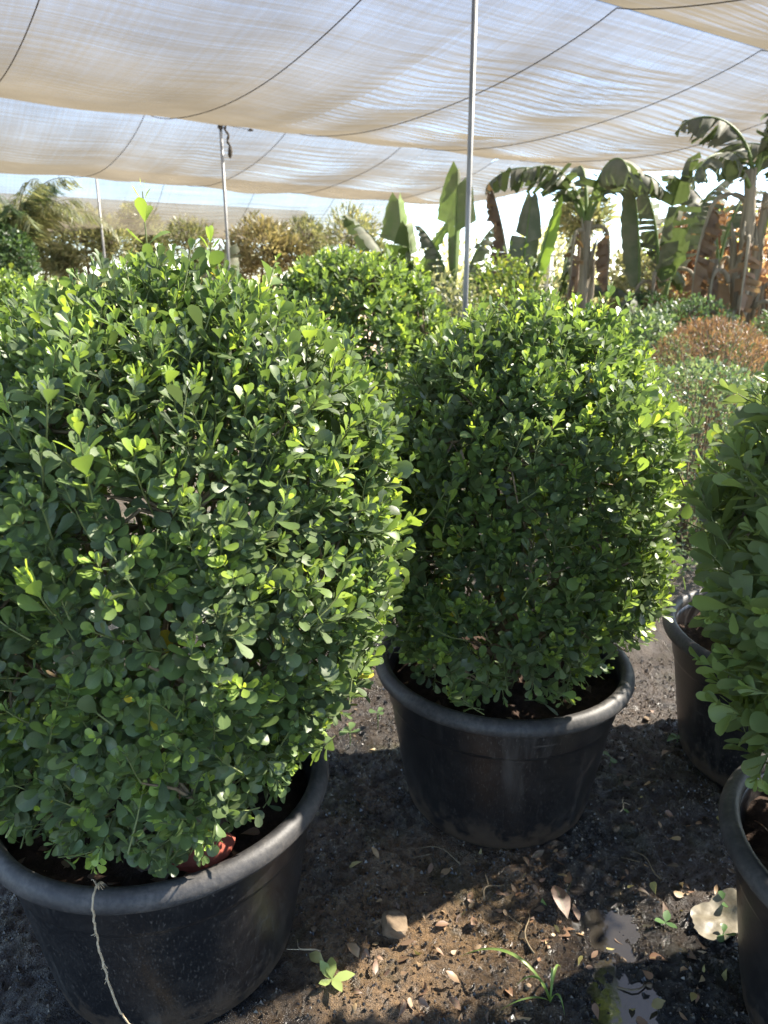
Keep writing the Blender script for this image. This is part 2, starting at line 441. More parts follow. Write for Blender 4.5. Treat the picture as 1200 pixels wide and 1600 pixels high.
# ------------------------------------------------------------------ shade net
A0 = np.array([-1.8, 9.0]); VD = np.array([0.835, 0.55]); UD = np.array([-0.55, 0.835]); NET_H = 3.0
BANDS = [(-9.5, -4.75, 0.3), (-4.75, 0.0, 0.30), (0.0, 4.5, 0.34), (4.5, 9.0, 0.85)]  # unseen stretch behind the camera cut short so open sky fills the bushes
SEAMS = [-5.74, -4.1, -2.46, -0.82, 0.82, 2.46, 4.1, 5.74]  # left edge drawn in too, letting skylight fill from that side
def net_z(u, v, band):
    u0, u1, sag = band
    s = np.clip((u - u0) / (u1 - u0), 0, 1)
    prof = (4 * s * (1 - s)) ** 0.9
    k = ((v + 0.82) / 1.64) % 1.0
    z = NET_H - sag * prof - 0.05 * np.sin(math.pi * k) ** 2 * prof
    z = z + 0.05 * prof * np.exp(-(np.abs(v) / 0.25) ** 1.5)                  # ridge on the line of the poles
    z = z + 0.06 * vnoise(u * 0.7, v * 0.7, 11) * prof
    return z
def net_wrinkle(u, v, band):
    u0, u1, sag = band
    s = np.clip((u - u0) / (u1 - u0), 0, 1)
    k = ((v + 0.82) / 1.64) % 1.0
    m = np.clip((v + 0.4) / 1.2, 0.12, 1.0) * (np.sin(math.pi * s) ** 0.7) * (0.35 + 0.65 * np.sin(math.pi * k))
    ph = u * 2 * math.pi / 0.11 + 5 * vnoise(u * 1.1, v * 0.8, 12) + 2.2 * v
    return m * (0.016 * np.sin(ph) * (0.5 + vnoise(u * 2.3, v * 1.6, 13)) + 0.034 * vnoise(u * 7, v * 0.9 + u * 0.8, 14))
GAPS = [(-5.25, 2.46, 0.35, 0.06), (-4.95, 2.46, 0.2, 0.03), (-0.35, 4.1, 0.55, 0.16), (5.8, 2.46, 0.4, 0.08)]   # u, seam v, half length, half opening
net = empty('shade_net', (A0[0], A0[1], NET_H), 'beige woven shade net sagging between ropes over the nursery', 'shade net')
NL = np.array([A0[0], A0[1], NET_H])
def net_xyz(u, v, z):
    return np.stack([UD[0] * u + VD[0] * v, UD[1] * u + VD[1] * v, z - NET_H], -1)
for bi, band in enumerate(BANDS):
    for si in range(len(SEAMS) - 1):
        v0, v1 = SEAMS[si], SEAMS[si + 1]
        if bi == 3 and v1 < -3: continue
        fine = v1 > -3
        nu = 180 if fine else 50
        nv = 11
        U, W = np.meshgrid(np.linspace(band[0], band[1], nu), np.linspace(0, 1, nv), indexing='ij')
        V_ = v0 + (v1 - v0) * W
        for gu, gv_, hl, ho in GAPS:
            op = ho * np.clip(1 - ((U - gu) / hl) ** 2, 0, 1)
            if abs(gv_ - v0) < 0.01: V_ = V_ + op * (1 - W) ** 3
            if abs(gv_ - v1) < 0.01: V_ = V_ - op * W ** 3 * 0.2
        Z = net_z(U, V_, band) + (net_wrinkle(U, V_, band) if fine else 0)
        P = net_xyz(U, V_, Z).reshape(-1, 3)
        me = make_mesh('net_panel', P, None, grid_quads(nv, nu), [M_net], {'uu': U.ravel(), 'vv': V_.ravel()})
        link('net_panel', me, net)
for v in SEAMS[1:]:
    g = Geo()
    for bi, band in enumerate(BANDS):
        if bi == 3 and v < -1.5: continue
        u = np.linspace(band[0], band[1], 40); vv = np.full(40, v)
        z = net_z(u, vv, band) - 0.012
        tube_path(g, net_xyz(u, vv, z), 0.004, 5)
    link('seam_rope', g.build('seam_rope', [M_rope]), net)
for u in [-9.5, -4.75, 0.0, 4.5, 9.0]:
    g = Geo()
    vv = np.linspace(-5.74 if u < 9 else -2.4, 5.74, 60); uu = np.full(60, u)
    tube_path(g, net_xyz(uu, vv, np.full(60, NET_H + 0.004)), 0.005, 5)
    link('support_cable', g.build('support_cable', [M_pole]), net)

def pole(x, y, label, rope=False):
    o = empty('support_pole', (x, y, 0), label, 'pole', 'poles holding up the net')
    g = Geo(); tube_path(g, [(0, 0, -0.05), (0, 0, 1.5), (0, 0, NET_H - 0.03)], 0.0165, 14)
    link('pipe', g.build('pipe', [M_pole]), o)
    g = Geo()
    for k in range(3):
        a = np.linspace(0, 2 * math.pi, 14)
        tube_path(g, np.stack([0.026 * np.cos(a), 0.026 * np.sin(a), NET_H - 0.07 + 0.018 * k + 0.006 * np.sin(a + k)], -1), 0.009, 5)
    link('rope_tie', g.build('rope_tie', [M_rope]), o)
    if rope:
        g = Geo()
        t = np.linspace(0, 1, 26)
        tube_path(g, np.stack([0.02 + 0.07 * t ** 0.5 + 0.012 * np.sin(t * 15), 0.0 * t, NET_H - 0.03 - 0.26 * t ** 1.3], -1), 0.011 + 0.006 * np.sin(t * 18) ** 2, 6)
        tube_path(g, [(0.09, 0, NET_H - 0.25), (0.092, 0, NET_H - 0.30), (0.085, 0, NET_H - 0.35), (0.086, 0, NET_H - 0.38)], [0.012, 0.028, 0.024, 0.004], 7)
        tube_path(g, np.stack([0.03 + 0.3 * t, 0 * t, NET_H - 0.04 - 0.05 * t], -1), 0.003, 4)
        tube_path(g, [(0.30, 0, NET_H - 0.10), (0.33, 0, NET_H - 0.09), (0.36, 0, NET_H - 0.095)], [0.006, 0.018, 0.006], 6)
        link('hanging_rope', g.build('hanging_rope', [M_rope]), o)
    return o
pole(0.51, 4.8, 'tall grey pipe pole rising behind the gap between the middle bushes, nearest of the poles')
pole(-1.8, 9.0, 'grey pipe pole with a knotted dark rope hanging from its top', True)
pole(-4.45, 12.4, 'thin far grey pole above the tan ball-clipped trees')

# ------------------------------------------------------------------ pots
def lathe(g, prof, n=72, mat=0, **at):
    prof = np.asarray(prof, float); m = len(prof)
    a = np.arange(n) * 2 * math.pi / n
    V = np.stack([prof[:, 0:1] * np.cos(a), prof[:, 0:1] * np.sin(a), np.broadcast_to(prof[:, 1:2], (m, n))], -1).reshape(-1, 3)
    i = np.arange(m - 1)[:, None] * n; j = np.arange(n)[None]
    Q = np.stack([i + j, i + (j + 1) % n, i + n + (j + 1) % n, i + n + j], -1).reshape(-1, 4)
    g.add(V, None, Q, mat, **at)
POT_H = 0.416
SOIL_Z = 0.355
def make_pot_meshes():
    g = Geo()
    lathe(g, [(0.0, 0.0), (0.20, 0.0), (0.222, 0.006), (0.236, 0.025), (0.246, 0.07), (0.262, 0.17), (0.276, 0.26), (0.282, 0.298), (0.2835, 0.303), (0.2865, 0.306), (0.288, 0.312), (0.296, 0.37),
              (0.300, 0.392), (0.290, 0.392), (0.286, 0.37), (0.279, 0.31), (0.262, 0.2), (0.235, 0.03), (0.0, 0.02)])
    body = g.build('pot_body', [M_pot])
    g = Geo()
    lathe(g, [(0.298, 0.383), (0.314, 0.380), (0.320, 0.384), (0.3225, 0.391), (0.321, 0.400), (0.316, 0.409), (0.308, 0.415), (0.300, 0.416), (0.292, 0.412), (0.288, 0.404), (0.288, 0.390), (0.292, 0.383), (0.298, 0.383)], 96)
    rim = g.build('rim', [M_rim])
    g = Geo()
    rr = np.linspace(0, 0.286, 26)
    n = 64; a = np.arange(n) * 2 * math.pi / n
    V = []
    for r in rr:
        x = r * np.cos(a); y = r * np.sin(a)
        V.append(np.stack([x, y, SOIL_Z + 0.05 * vnoise(x * 14, y * 14, 21) + 0.022 * vnoise(x * 45, y * 45, 22) - 0.02 + 0.03 * (1 - r / 0.29)], -1))
    V = np.concatenate(V); m = len(rr)
    i = np.arange(m - 1)[:, None] * n; j = np.arange(n)[None]
    Q = np.stack([i + j, i + (j + 1) % n, i + n + (j + 1) % n, i + n + j], -1).reshape(-1, 4)
    g.add(V, None, Q)
    soil = g.build('potting_soil', [M_potsoil])
    return body, rim, soil
POT = make_pot_meshes()
def soil_z(x, y):
    r = np.hypot(x, y)
    return SOIL_Z + 0.05 * vnoise(x * 14, y * 14, 21) + 0.022 * vnoise(x * 45, y * 45, 22) - 0.02 + 0.03 * (1 - r / 0.29)
def pot(x, y, label, rz=0.0, tilt=(0, 0)):
    o = empty('plant_pot', (x, y, -0.012), label, 'plant pot', 'black plastic plant pots', rz)
    for nm, me in zip(('pot_body', 'rim', 'potting_soil'), POT):
        link(nm, me, o)
    return o
P1, P2, P4, P5 = (-0.43, 1.215), (0.30, 1.675), (0.905, 0.99), (1.10, 1.81)
pot(*P1, 'black plastic pot with pale twine hanging over its worn rim', 0.0)
pot(*P2, 'black plastic pot holding the bush in the middle, wet ground around it', 1.3)
pot(*P4, 'black plastic pot at the edge beside the cream plastic scrap', 2.5)
pot(*P5, 'black plastic pot standing in shade with tiny seedlings at its foot', 4.1)

# ------------------------------------------------------------------ leaves
def leaf_shape(rows, widths, fold=0.18, curve=0.12, seed=0, cup=0.0):
    """local x along the leaf (length 1), y across (half width from widths), z up"""
    rg = np.random.default_rng(seed)
    V = [(0, 0, 0)]; ac = [0]
    zc = lambda t: -curve * (t - 0.35) ** 2 + curve * 0.1225
    for t, w in zip(rows, widths):
        j = 1 + rg.normal(0, 0.04, 2)
        V += [(t, -w * j[0], zc(t) + fold * w), (t, 0, zc(t)), (t, w * j[1], zc(t) + fold * w)]; ac += [1, 0, 1]
    V.append((1.0, 0, zc(1.0))); ac.append(0.4)
    V = np.array(V, float)
    n = len(rows); T = []; Q = []
    T += [(0, 1, 2), (0, 2, 3)]
    for k in range(n - 1):
        a = 1 + 3 * k; b = a + 3
        Q += [(a, b, b + 1, a + 1), (a + 1, b + 1, b + 2, a + 2)]
    a = 1 + 3 * (n - 1); e = len(V) - 1
    T += [(a, e, a + 1), (a + 1, e, a + 2)]
    return V, np.array(T), np.array(Q).reshape(-1, 4), np.array(ac, float)
OB_R, OB_W = [0.14, 0.42, 0.70, 0.89, 0.972], [0.042, 0.165, 0.255, 0.215, 0.11]
OBOV = [leaf_shape(OB_R, np.array(OB_W) * k, f, c, s) for s, (k, f, c) in enumerate([(1, .18, .15), (1.1, .25, .35), (.92, .08, .05), (1.05, .4, .2), (.95, .15, -.2)])]
LOWL = [leaf_shape([0.3, 0.72], np.array([0.17, 0.27]) * k, f, c, s) for s, (k, f, c) in enumerate([(1, .2, .2), (1.1, .3, .3), (.9, .1, 0)])]
NARROW = [leaf_shape([0.35, 0.7], np.array([0.07, 0.06]) * k, f, c, s) for s, (k, f, c) in enumerate([(1, .2, .2), (1.2, .3, .5), (.9, .1, 0)])]
LANCE = [leaf_shape([0.12, 0.35, 0.65, 0.88], np.array([0.07, 0.2, 0.2, 0.09]) * k, f, c, s) for s, (k, f, c) in enumerate([(1, .2, .3), (1.15, .5, .9), (.95, .35, -.6), (1.1, .1, .1)])]

def add_leaves(g, shapes, pos, ax, nr, ln, wd, tint, var, mat=0):
    b = np.cross(nr, ax)
    for k, (V, T, Q, ac) in enumerate(shapes):
        m = np.where(var == k)[0]
        if not len(m): continue
        L = ln[m][:, None, None]; W = wd[m][:, None, None]
        P = pos[m][:, None] + V[None, :, 0:1] * L * ax[m][:, None] + V[None, :, 1:2] * L * W * b[m][:, None] + V[None, :, 2:3] * L * nr[m][:, None]
        nv = len(V); o = (np.arange(len(m)) * nv)[:, None, None]
        g.add(P.reshape(-1, 3), (T[None] + o).reshape(-1, 3), (Q[None] + o).reshape(-1, 4) if len(Q) else None, mat,
              tint=np.repeat(tint[m], nv), across=np.tile(ac, len(m)), along=np.tile(V[:, 0], len(m)))

def profile_sampler(prof, rg, n, bottom_bias=0.0):
    """random points and outward normals on the solid of revolution with this (r, z) outline"""
    prof = np.asarray(prof, float)
    seg = np.diff(prof, axis=0); ln = np.hypot(seg[:, 0], seg[:, 1])
    w = ln * (prof[:-1, 0] + prof[1:, 0]) / 2 + 1e-6
    k = rg.choice(len(w), n, p=w / w.sum()); t = rg.random(n)
    r = prof[k, 0] + seg[k, 0] * t; z = prof[k, 1] + seg[k, 1] * t
    nn = np.stack([seg[k, 1], -seg[k, 0]], -1) / ln[k][:, None]
    th = rg.random(n) * 2 * math.pi
    return r, z, th, nn

def spread_points(prof, rg, n, lump, lean, cut=None, over=5):
    """thinned points: of each pile of candidates drop those too near to an earlier one"""
    r, z, th, nn = profile_sampler(prof, rg, n * over)
    P = np.stack([r * np.cos(th), r * np.sin(th), z], -1)
    area = 0
    pr = np.asarray(prof); sg = np.diff(pr, axis=0); area = (np.hypot(sg[:, 0], sg[:, 1]) * (pr[:-1, 0] + pr[1:, 0]) / 2).sum() * 2 * math.pi
    cell = math.sqrt(area / n) * 0.72
    seen = {}; keep = []
    for i, p in enumerate(P):
        c = (int(p[0] // cell), int(p[1] // cell), int(p[2] // cell)); ok = True
        for dx in (-1, 0, 1):
            for dy in (-1, 0, 1):
                for dz in (-1, 0, 1):
                    for q in seen.get((c[0] + dx, c[1] + dy, c[2] + dz), ()):
                        if (q[0] - p[0]) ** 2 + (q[1] - p[1]) ** 2 + (q[2] - p[2]) ** 2 < cell * cell * 0.6: ok = False
        if ok:
            seen.setdefault(c, []).append(p); keep.append(i)
            if len(keep) >= n: break
    keep = np.array(keep)
    th, nn = th[keep], nn[keep]
    N = np.stack([nn[:, 0] * np.cos(th), nn[:, 0] * np.sin(th), nn[:, 1]], -1)
    P = P[keep]
    P = P * 1.0
    lm = vnoise(th * 2.2 + 3, P[:, 2] * 6, lump) * 0.085 + vnoise(th * 6, P[:, 2] * 14, lump + 1) * 0.05
    return P + N * lm[:, None], N

def sprigs(P, D, rg, stem, leaf, pairs, base_tint, young, size_jit=0.16, spread=(68, 30), jit=True):
    """leaf placements of opposite-leaved shoots. P tips' base points, D directions"""
    S = len(P)
    side = norm(np.cross(D, rg.normal(size=(S, 3)))); side2 = np.cross(D, side)
    L = stem * (rg.uniform(0.75, 1.3, S) if jit else np.ones(S))
    K = pairs
    pos = []; ax = []; nr = []; ln = []; wd = []; ti = []
    ph0 = rg.random(S) * math.pi
    yng = rg.random(S) < young
    st = base_tint + rg.normal(0, 0.1, S)
    up = np.array([0, 0, 1.0])
    bend = norm(up + 0.5 * D)
    tip_dir = norm(D + 0.35 * bend)
    def along(t):
        t = np.asarray(t)[..., None] if np.ndim(t) else t
        return P + D * (L[:, None] * t) + (tip_dir - D) * (L[:, None] * t * t)
    for k in range(K):
        t = (k + 0.6) / K
        dk = norm(D + (tip_dir - D) * 2 * t)
        s1 = norm(side - dk * (side * dk).sum(1, keepdims=True)); s2 = np.cross(dk, s1)
        a = ph0 + k * math.pi / 2 + rg.normal(0, 0.25, S)
        for sg in (1, -1):
            rad = sg * (np.cos(a)[:, None] * s1 + np.sin(a)[:, None] * s2)
            op = np.radians(spread[0] + (spread[1] - spread[0]) * t + rg.normal(0, 10, S))[:, None]
            x = np.cos(op) * dk + np.sin(op) * rad
            n = np.sin(op) * dk - np.cos(op) * rad
            n = n + 0.35 * up + rg.normal(0, 0.22, (S, 3))
            x = norm(x + rg.normal(0, 0.1, (S, 3)))
            n = norm(n - x * (n * x).sum(1, keepdims=True))
            sz = leaf * (0.80 + 0.45 * math.sin(math.pi * min(1, 0.25 + 0.75 * t)) - 0.30 * max(0, t - 0.7) / 0.3) * np.exp(rg.normal(0, size_jit, S))
            keep_ = rg.random(S) > (0.12 if t < 0.4 else 0.03)
            tn = st + 0.16 * t + np.where(yng, 0.42 * max(0.0, t - 0.35) / 0.65, 0) + rg.normal(0, 0.06, S)
            tn = np.where(rg.random(S) < 0.0015, 1.0, np.clip(tn, 0, 0.83))
            m = keep_
            pos.append((along(t) + rad * 0.0015)[m]); ax.append(x[m]); nr.append(n[m]); ln.append(sz[m]); wd.append(rg.uniform(0.85, 1.2, S)[m]); ti.append(tn[m])
    # closed young pair at the tip
    dk = norm(2 * tip_dir - D)
    for sg in (1, -1):
        rad = sg * norm(side2)
        x = norm(dk + 0.32 * rad + rg.normal(0, 0.08, (S, 3)))
        n = norm(dk * 0.3 - rad); n = norm(n - x * (n * x).sum(1, keepdims=True))
        pos.append(along(1.0)); ax.append(x); nr.append(n); ln.append(leaf * rg.uniform(0.45, 0.85, S)); wd.append(rg.uniform(0.6, 0.85, S))
        ti.append(np.clip(st + np.where(yng, 0.5, 0.22), 0, 0.84))
    seg0 = along(0.0); seg1 = along(0.5); seg2 = along(1.0)
    return [np.concatenate(q) for q in (pos, ax, nr, ln, wd, ti)], (seg0, seg1, seg2)

CAMP = np.array([0, 0, CAM_H]); cp, sp_ = math.cos(R(PITCH)), math.sin(R(PITCH))
def project(P):
    """pixel place (1200 x 1600) and depth: used only to find out which leaves show largest"""
    d = P - CAMP
    dep = d[:, 1] * cp - d[:, 2] * sp_
    upv = d[:, 1] * sp_ + d[:, 2] * cp
    dep_ = np.maximum(dep, 1e-3)
    return 600 + 1150 * d[:, 0] / dep_, 800 - 1150 * upv / dep_, dep
def pick_largest(world_pos, ax, nr, ln, count, block=None):
    c = world_pos + ax * ln[:, None] * 0.6
    x, y, dep = project(c)
    view = norm(c - CAMP)
    facing = np.abs((nr * view).sum(1))
    px = 1150 * ln / np.maximum(dep, 0.1)
    inside = (x > 6) & (x < 1194) & (y > 6) & (y < 1594) & (dep > 0.1)
    ci = (np.clip(x, 0, 1199) // 9).astype(int) + 200 * (np.clip(y, 0, 1599) // 9).astype(int)
    zb = np.full(200 * 200, 1e9); np.minimum.at(zb, ci, np.where(inside, dep, 1e9))
    vis = inside & (dep < zb[ci] + 0.012)
    score = np.where(vis, px * (0.25 + facing), 0)
    o = np.argsort(-score)[:count]
    return o[score[o] > 0]

BR_CACHE = {}
def leaf_object_mesh(shapes, key, var, tint, wd, mat):
    tq = round(float(tint) * 9) / 9; wq = round(float(wd) * 6) / 6
    k = (key, int(var), tq, wq)
    if k not in BR_CACHE:
        V, T, Q, ac = shapes[int(var)]
        V = V * np.array([1, wq, 1])
        BR_CACHE[k] = make_mesh('leaf', V, T, Q, [mat], {'tint': np.full(len(V), tq), 'across': ac, 'along': V[:, 0]})
    return BR_CACHE[k]

def bush(name, loc, label, group, prof, n_sprig, leaf, stem, pairs, mat, seed, n_obj, base_tint=0.33, young=0.3, inner=0.5, extra=(), lean=(0, 0), shapes=OBOV, key='ob', up=0.45, hang=0.0, n_branch=26, gap=0.5):
    rg = np.random.default_rng(seed)
    root = empty(name, (loc[0], loc[1], 0), label, 'bush', group)
    prof = np.asarray(prof, float)
    z0, z1 = prof[:, 1].min(), prof[:, 1].max()
    P, N = spread_points(prof, rg, n_sprig, seed, lean)
    keep = rg.random(len(P)) > gap * np.clip(vnoise(np.arctan2(P[:, 1], P[:, 0]) * 5, P[:, 2] * 13, seed + 5) * 2, 0, 1)
    if z0 < 0.6: keep &= (P[:, 2] > z0 + 0.15) | (rg.random(len(P)) > 0.55)
    P, N = P[keep], N[keep]
    D = norm(N * 0.8 + np.array([0, 0, up]) + rg.normal(0, 0.36, P.shape) - np.array([0, 0, hang]) * np.clip(1 - (P[:, 2:3] - z0) / (z1 - z0) * 2.5, 0, 1))
    off = rg.uniform(0.75, 1.35, len(P)) * stem
    base = P - D * off[:, None]
    if inner:
        m = rg.random(len(P)) < inner
        Pi = P[m] - N[m] * rg.uniform(0.05, 0.13, m.sum())[:, None] + rg.normal(0, 0.02, (m.sum(), 3))
        Di = norm(N[m] * 0.6 + rg.normal(0, 0.5, (m.sum(), 3)) + np.array([0, 0, 0.3]))
        base = np.vstack([base, Pi - Di * stem]); D = np.vstack([D, Di])
    base = base + np.array([lean[0], lean[1], 0]) * ((base[:, 2:3] - z0) / (z1 - z0))
    tintb = np.full(len(D), base_tint)
    data, segs = sprigs(base, D, rg, stem, leaf, pairs, base_tint, young)
    allsegs = [segs]
    for (ex, ey, ez, dx, dy, dz, L, lf, pr, tb) in extra:
        d2, s2 = sprigs(np.array([[ex, ey, ez]]), norm(np.array([[dx, dy, dz]])), rg, L, lf, pr, tb, 1.0, 0.1, (55, 22), False)
        data = [np.concatenate([a, b]) for a, b in zip(data, d2)]; allsegs.append(s2)
    pos, ax, nr, ln, wd, ti = data
    # nothing grows through the soil or the pot wall
    rr = np.hypot(pos[:, 0], pos[:, 1]); low = (pos[:, 2] + ax[:, 2] * ln < POT_H + 0.005)
    tip = pos + ax * ln[:, None]
    bad = low & ((np.minimum(pos[:, 2], tip[:, 2]) < SOIL_Z + 0.01) | (np.abs(np.hypot(tip[:, 0], tip[:, 1]) - 0.305) < 0.03)) if z0 < 0.6 else np.zeros(len(pos), bool)
    pos, ax, nr, ln, wd, ti = [q[~bad] for q in (pos, ax, nr, ln, wd, ti)]
    var = rg.integers(0, len(shapes), len(pos))
    wp = pos + np.array([loc[0], loc[1], 0])
    sel = pick_largest(wp, ax, nr, ln, n_obj) if n_obj else np.array([], int)
    rest = np.ones(len(pos), bool); rest[sel] = False
    g = Geo()
    # leaves on the side turned away get the simpler outline
    cx = np.array([lean[0], lean[1]]) * 0.6
    away = ((pos[:, :2] - cx) @ (np.array(loc) / math.hypot(*loc))) > 0.10
    far_, near_ = rest & away, rest & ~away
    add_leaves(g, shapes, pos[near_], ax[near_], nr[near_], ln[near_], wd[near_], ti[near_], var[near_], 0)
    add_leaves(g, LOWL, pos[far_], ax[far_], nr[far_], ln[far_], wd[far_], ti[far_], var[far_] % len(LOWL), 0)
    fo = link('foliage', g.build('foliage', [mat]), root); fo['kind'] = 'stuff'
    b = np.cross(nr, ax)
    for i in sel:
        o = link('leaf', leaf_object_mesh(shapes, key + mat.name, var[i], ti[i], wd[i], mat), root)
        s = float(ln[i])
        o.matrix_local = Matrix(((ax[i, 0] * s, b[i, 0] * s, nr[i, 0] * s, pos[i, 0]), (ax[i, 1] * s, b[i, 1] * s, nr[i, 1] * s, pos[i, 1]), (ax[i, 2] * s, b[i, 2] * s, nr[i, 2] * s, pos[i, 2]), (0, 0, 0, 1)))
    # shoots
    g = Geo()
    for s0, s1, s2 in allsegs:
        ok = s0[:, 2] > SOIL_Z if z0 < 0.6 else np.ones(len(s0), bool)
        tubes(g, s0[ok], s1[ok], 0.0016, 0.0014); tubes(g, s1[ok], s2[ok], 0.0014, 0.0009)
    sh = link('shoots', g.build('shoots', [M_greentwig]), root); sh['kind'] = 'stuff'
    # woody framework
    g = Geo()
    zs = min(z0, SOIL_Z) - 0.02 if z0 > 0.2 else 0.0
    nodes = []
    for k in range(n_branch):
        i = rg.integers(0, len(base)); e = base[i]
        a = rg.random() * 6.28; r0 = 0.05 * rg.random()
        s = np.array([r0 * math.cos(a), r0 * math.sin(a), zs])
        t = np.linspace(0, 1, 9)[:, None]
        c = s + (e - s) * np.array([0.22, 0.22, 0.5])
        pth = (1 - t) ** 2 * s + 2 * t * (1 - t) * c + t * t * e + 0.008 * rg.normal(size=(9, 3)) * np.sin(t * math.pi)
        tube_path(g, pth, np.linspace(0.011, 0.0025, 9) * (0.6 + 0.6 * rg.random()), 5)
        nodes.append(pth[4:])
    nodes = np.concatenate(nodes)
    j = rg.choice(len(base), min(len(base), 420), replace=False)
    dd = ((base[j][:, None] - nodes[None]) ** 2).sum(-1).argmin(1)
    mid = (base[j] + nodes[dd]) / 2 + rg.normal(0, 0.012, (len(j), 3)) + np.array([0, 0, 0.01])
    tubes(g, nodes[dd], mid, 0.0034, 0.0026, n=4); tubes(g, mid, base[j], 0.0026, 0.0015, n=4)
    br = link('branches', g.build('branches', [M_twig]), root); br['kind'] = 'stuff'
    return root

GB = 'round-leaved bushes grown in black pots'
bush('boxwood_bush', P1, 'largest dark round-leaved bush, in the pot with the hanging twine', GB,
     [(0.20, 0.40), (0.29, 0.44), (0.35, 0.56), (0.375, 0.70), (0.385, 0.85), (0.375, 1.0), (0.345, 1.09), (0.285, 1.165), (0.215, 1.23), (0.13, 1.28), (0.0, 1.31)],
     3000, 0.0255, 0.068, 5, M_leaf, 31, 300, 0.30, 0.32, 0.25, hang=0.2, lean=(0.11, 0), gap=0.8,
     extra=[(0.07, -0.03, 1.24, 0.0, 0.03, 1, 0.19, 0.034, 6, 0.42), (0.15, 0.02, 1.24, 0.06, 0, 1, 0.12, 0.036, 4, 0.5),
            (0.08, -0.36, 1.02, 0.05, -0.35, 1, 0.13, 0.034, 5, 0.5), (-0.04, -0.37, 0.93, -0.5, -0.5, 0.6, 0.12, 0.034, 5, 0.5),
            (0.03, -0.38, 0.89, -0.1, -0.6, 0.8, 0.10, 0.036, 4, 0.55)])
bush('boxwood_bush', P2, 'tall rounded bush in the middle pot, its open side glowing yellow-green in the sun', GB,
     [(0.20, 0.40), (0.28, 0.45), (0.325, 0.53), (0.355, 0.64), (0.36, 0.78), (0.35, 0.90), (0.325, 1.01), (0.285, 1.10), (0.225, 1.18), (0.13, 1.235), (0.0, 1.26)],
     2000, 0.027, 0.070, 5, M_leaf, 47, 300, 0.33, 0.30, 0.4, gap=0.7, lean=(0.035, 0), hang=0.3)
bush('broadleaf_bush', P4, 'bush with larger grey-green leaves in the pot beside the plastic scrap', GB,
     [(0.16, 0.40), (0.25, 0.46), (0.30, 0.58), (0.335, 0.72), (0.385, 0.86), (0.385, 0.98), (0.345, 1.10), (0.26, 1.21), (0.0, 1.31)],
     850, 0.040, 0.095, 5, M_leaf_big, 59, 300, 0.42, 0.25, 0.5, key='big', hang=0.2, lean=(-0.045, 0),
     extra=[(-0.27, -0.02, 0.99, -1, 0.05, 0.10, 0.20, 0.042, 5, 0.5), (-0.24, -0.08, 0.72, -1, -0.1, 0.2, 0.13, 0.042, 5, 0.45), (-0.2, -0.05, 0.5, -1, 0.05, 0.25, 0.12, 0.04, 5, 0.45)])
bush('boxwood_bush', (-0.13, 3.6), 'round-leaved bush standing behind, between the two front bushes', GB,
     [(0.25, 0.40), (0.40, 0.6), (0.45, 0.85), (0.43, 1.1), (0.36, 1.27), (0.24, 1.38), (0.0, 1.43)],
     1300, 0.04, 0.09, 5, M_leaf, 63, 180, 0.38, 0.4, 0.3, shapes=LOWL, key='low')
bush('boxwood_bush', (-2.05, 3.7), 'light green bush far behind the largest bush, below the palm', GB,
     [(0.25, 0.40), (0.42, 0.6), (0.55, 0.85), (0.55, 1.05), (0.46, 1.22), (0.26, 1.33), (0.0, 1.36)],
     1300, 0.04, 0.09, 5, M_leaf, 71, 120, 0.46, 0.5, 0.3, shapes=LOWL, key='low')

# ------------------------------------------------------------------ clipped mounds and shrubs further back
def cloud_bush(name, loc, label, cat, prof, n, leaf, mat, seed, shapes=LOWL, group=None, tint=(0.25, 0.75), upw=0.4, depth=0.08, stems=60, stem_mat=None, lump=1.0, rnd=0.6, parent=None, part=None, wide=1.0):
    rg = np.random.default_rng(seed)
    root = empty(name, loc, label, cat, group) if parent is None else parent
    r, z, th, nn = profile_sampler(prof, rg, n)
    P = np.stack([r * np.cos(th), r * np.sin(th), z], -1)
    N = np.stack([nn[:, 0] * np.cos(th), nn[:, 0] * np.sin(th), nn[:, 1]], -1)
    sz = max(p[0] for p in prof)
    P = P + N * (lump * sz * (0.30 * vnoise(th * 1.6 + seed, z / sz * 2.2, seed) + 0.22 * vnoise(th * 4 + seed, z / sz * 5, seed + 1)) - depth * rg.random(n) ** 1.6)[:, None]
    ax = norm(N * 0.6 + np.array([0, 0, upw]) + rg.normal(0, rnd, (n, 3)))
    nr = N + np.array([0, 0, 0.5]) + rg.normal(0, 0.5, (n, 3)); nr = norm(nr - ax * (nr * ax).sum(1, keepdims=True))
    ln = leaf * np.exp(rg.normal(0, 0.25, n))
    ti = np.clip(tint[0] + (tint[1] - tint[0]) * rg.beta(2, 2, n) + 0.25 * vnoise(th * 3, z / sz * 4, seed + 2), 0, 1)
    g = Geo()
    add_leaves(g, shapes, P, ax, nr, ln, np.full(n, wide), ti, rg.integers(0, len(shapes), n))
    f = link(part or 'foliage', g.build('foliage', [mat]), root)
    if part is None: f['kind'] = 'stuff'
    if stems:
        g = Geo(); k = rg.choice(n, stems)
        B = np.stack([rg.normal(0, 0.05 * sz, stems), rg.normal(0, 0.05 * sz, stems), np.full(stems, min(p[1] for p in prof))], -1)
        M = (B + P[k]) / 2 + np.array([0, 0, 0.05])
        tubes(g, B, M, 0.008, 0.005); tubes(g, M, P[k], 0.005, 0.002)
        b = link('branches', g.build('branches', [stem_mat or M_twig]), root); b['kind'] = 'stuff'
    return root
def dome(r, h, z0=0.0, sq=0.8):
    a = np.linspace(0, math.pi / 2, 10)
    return [(0.8 * r, z0), (0.95 * r, z0 + 0.12 * (h - z0))] + [(r * math.cos(x) ** sq, z0 + 0.25 * (h - z0) + 0.75 * (h - z0) * math.sin(x)) for x in a[:-1]] + [(0.0, h)]
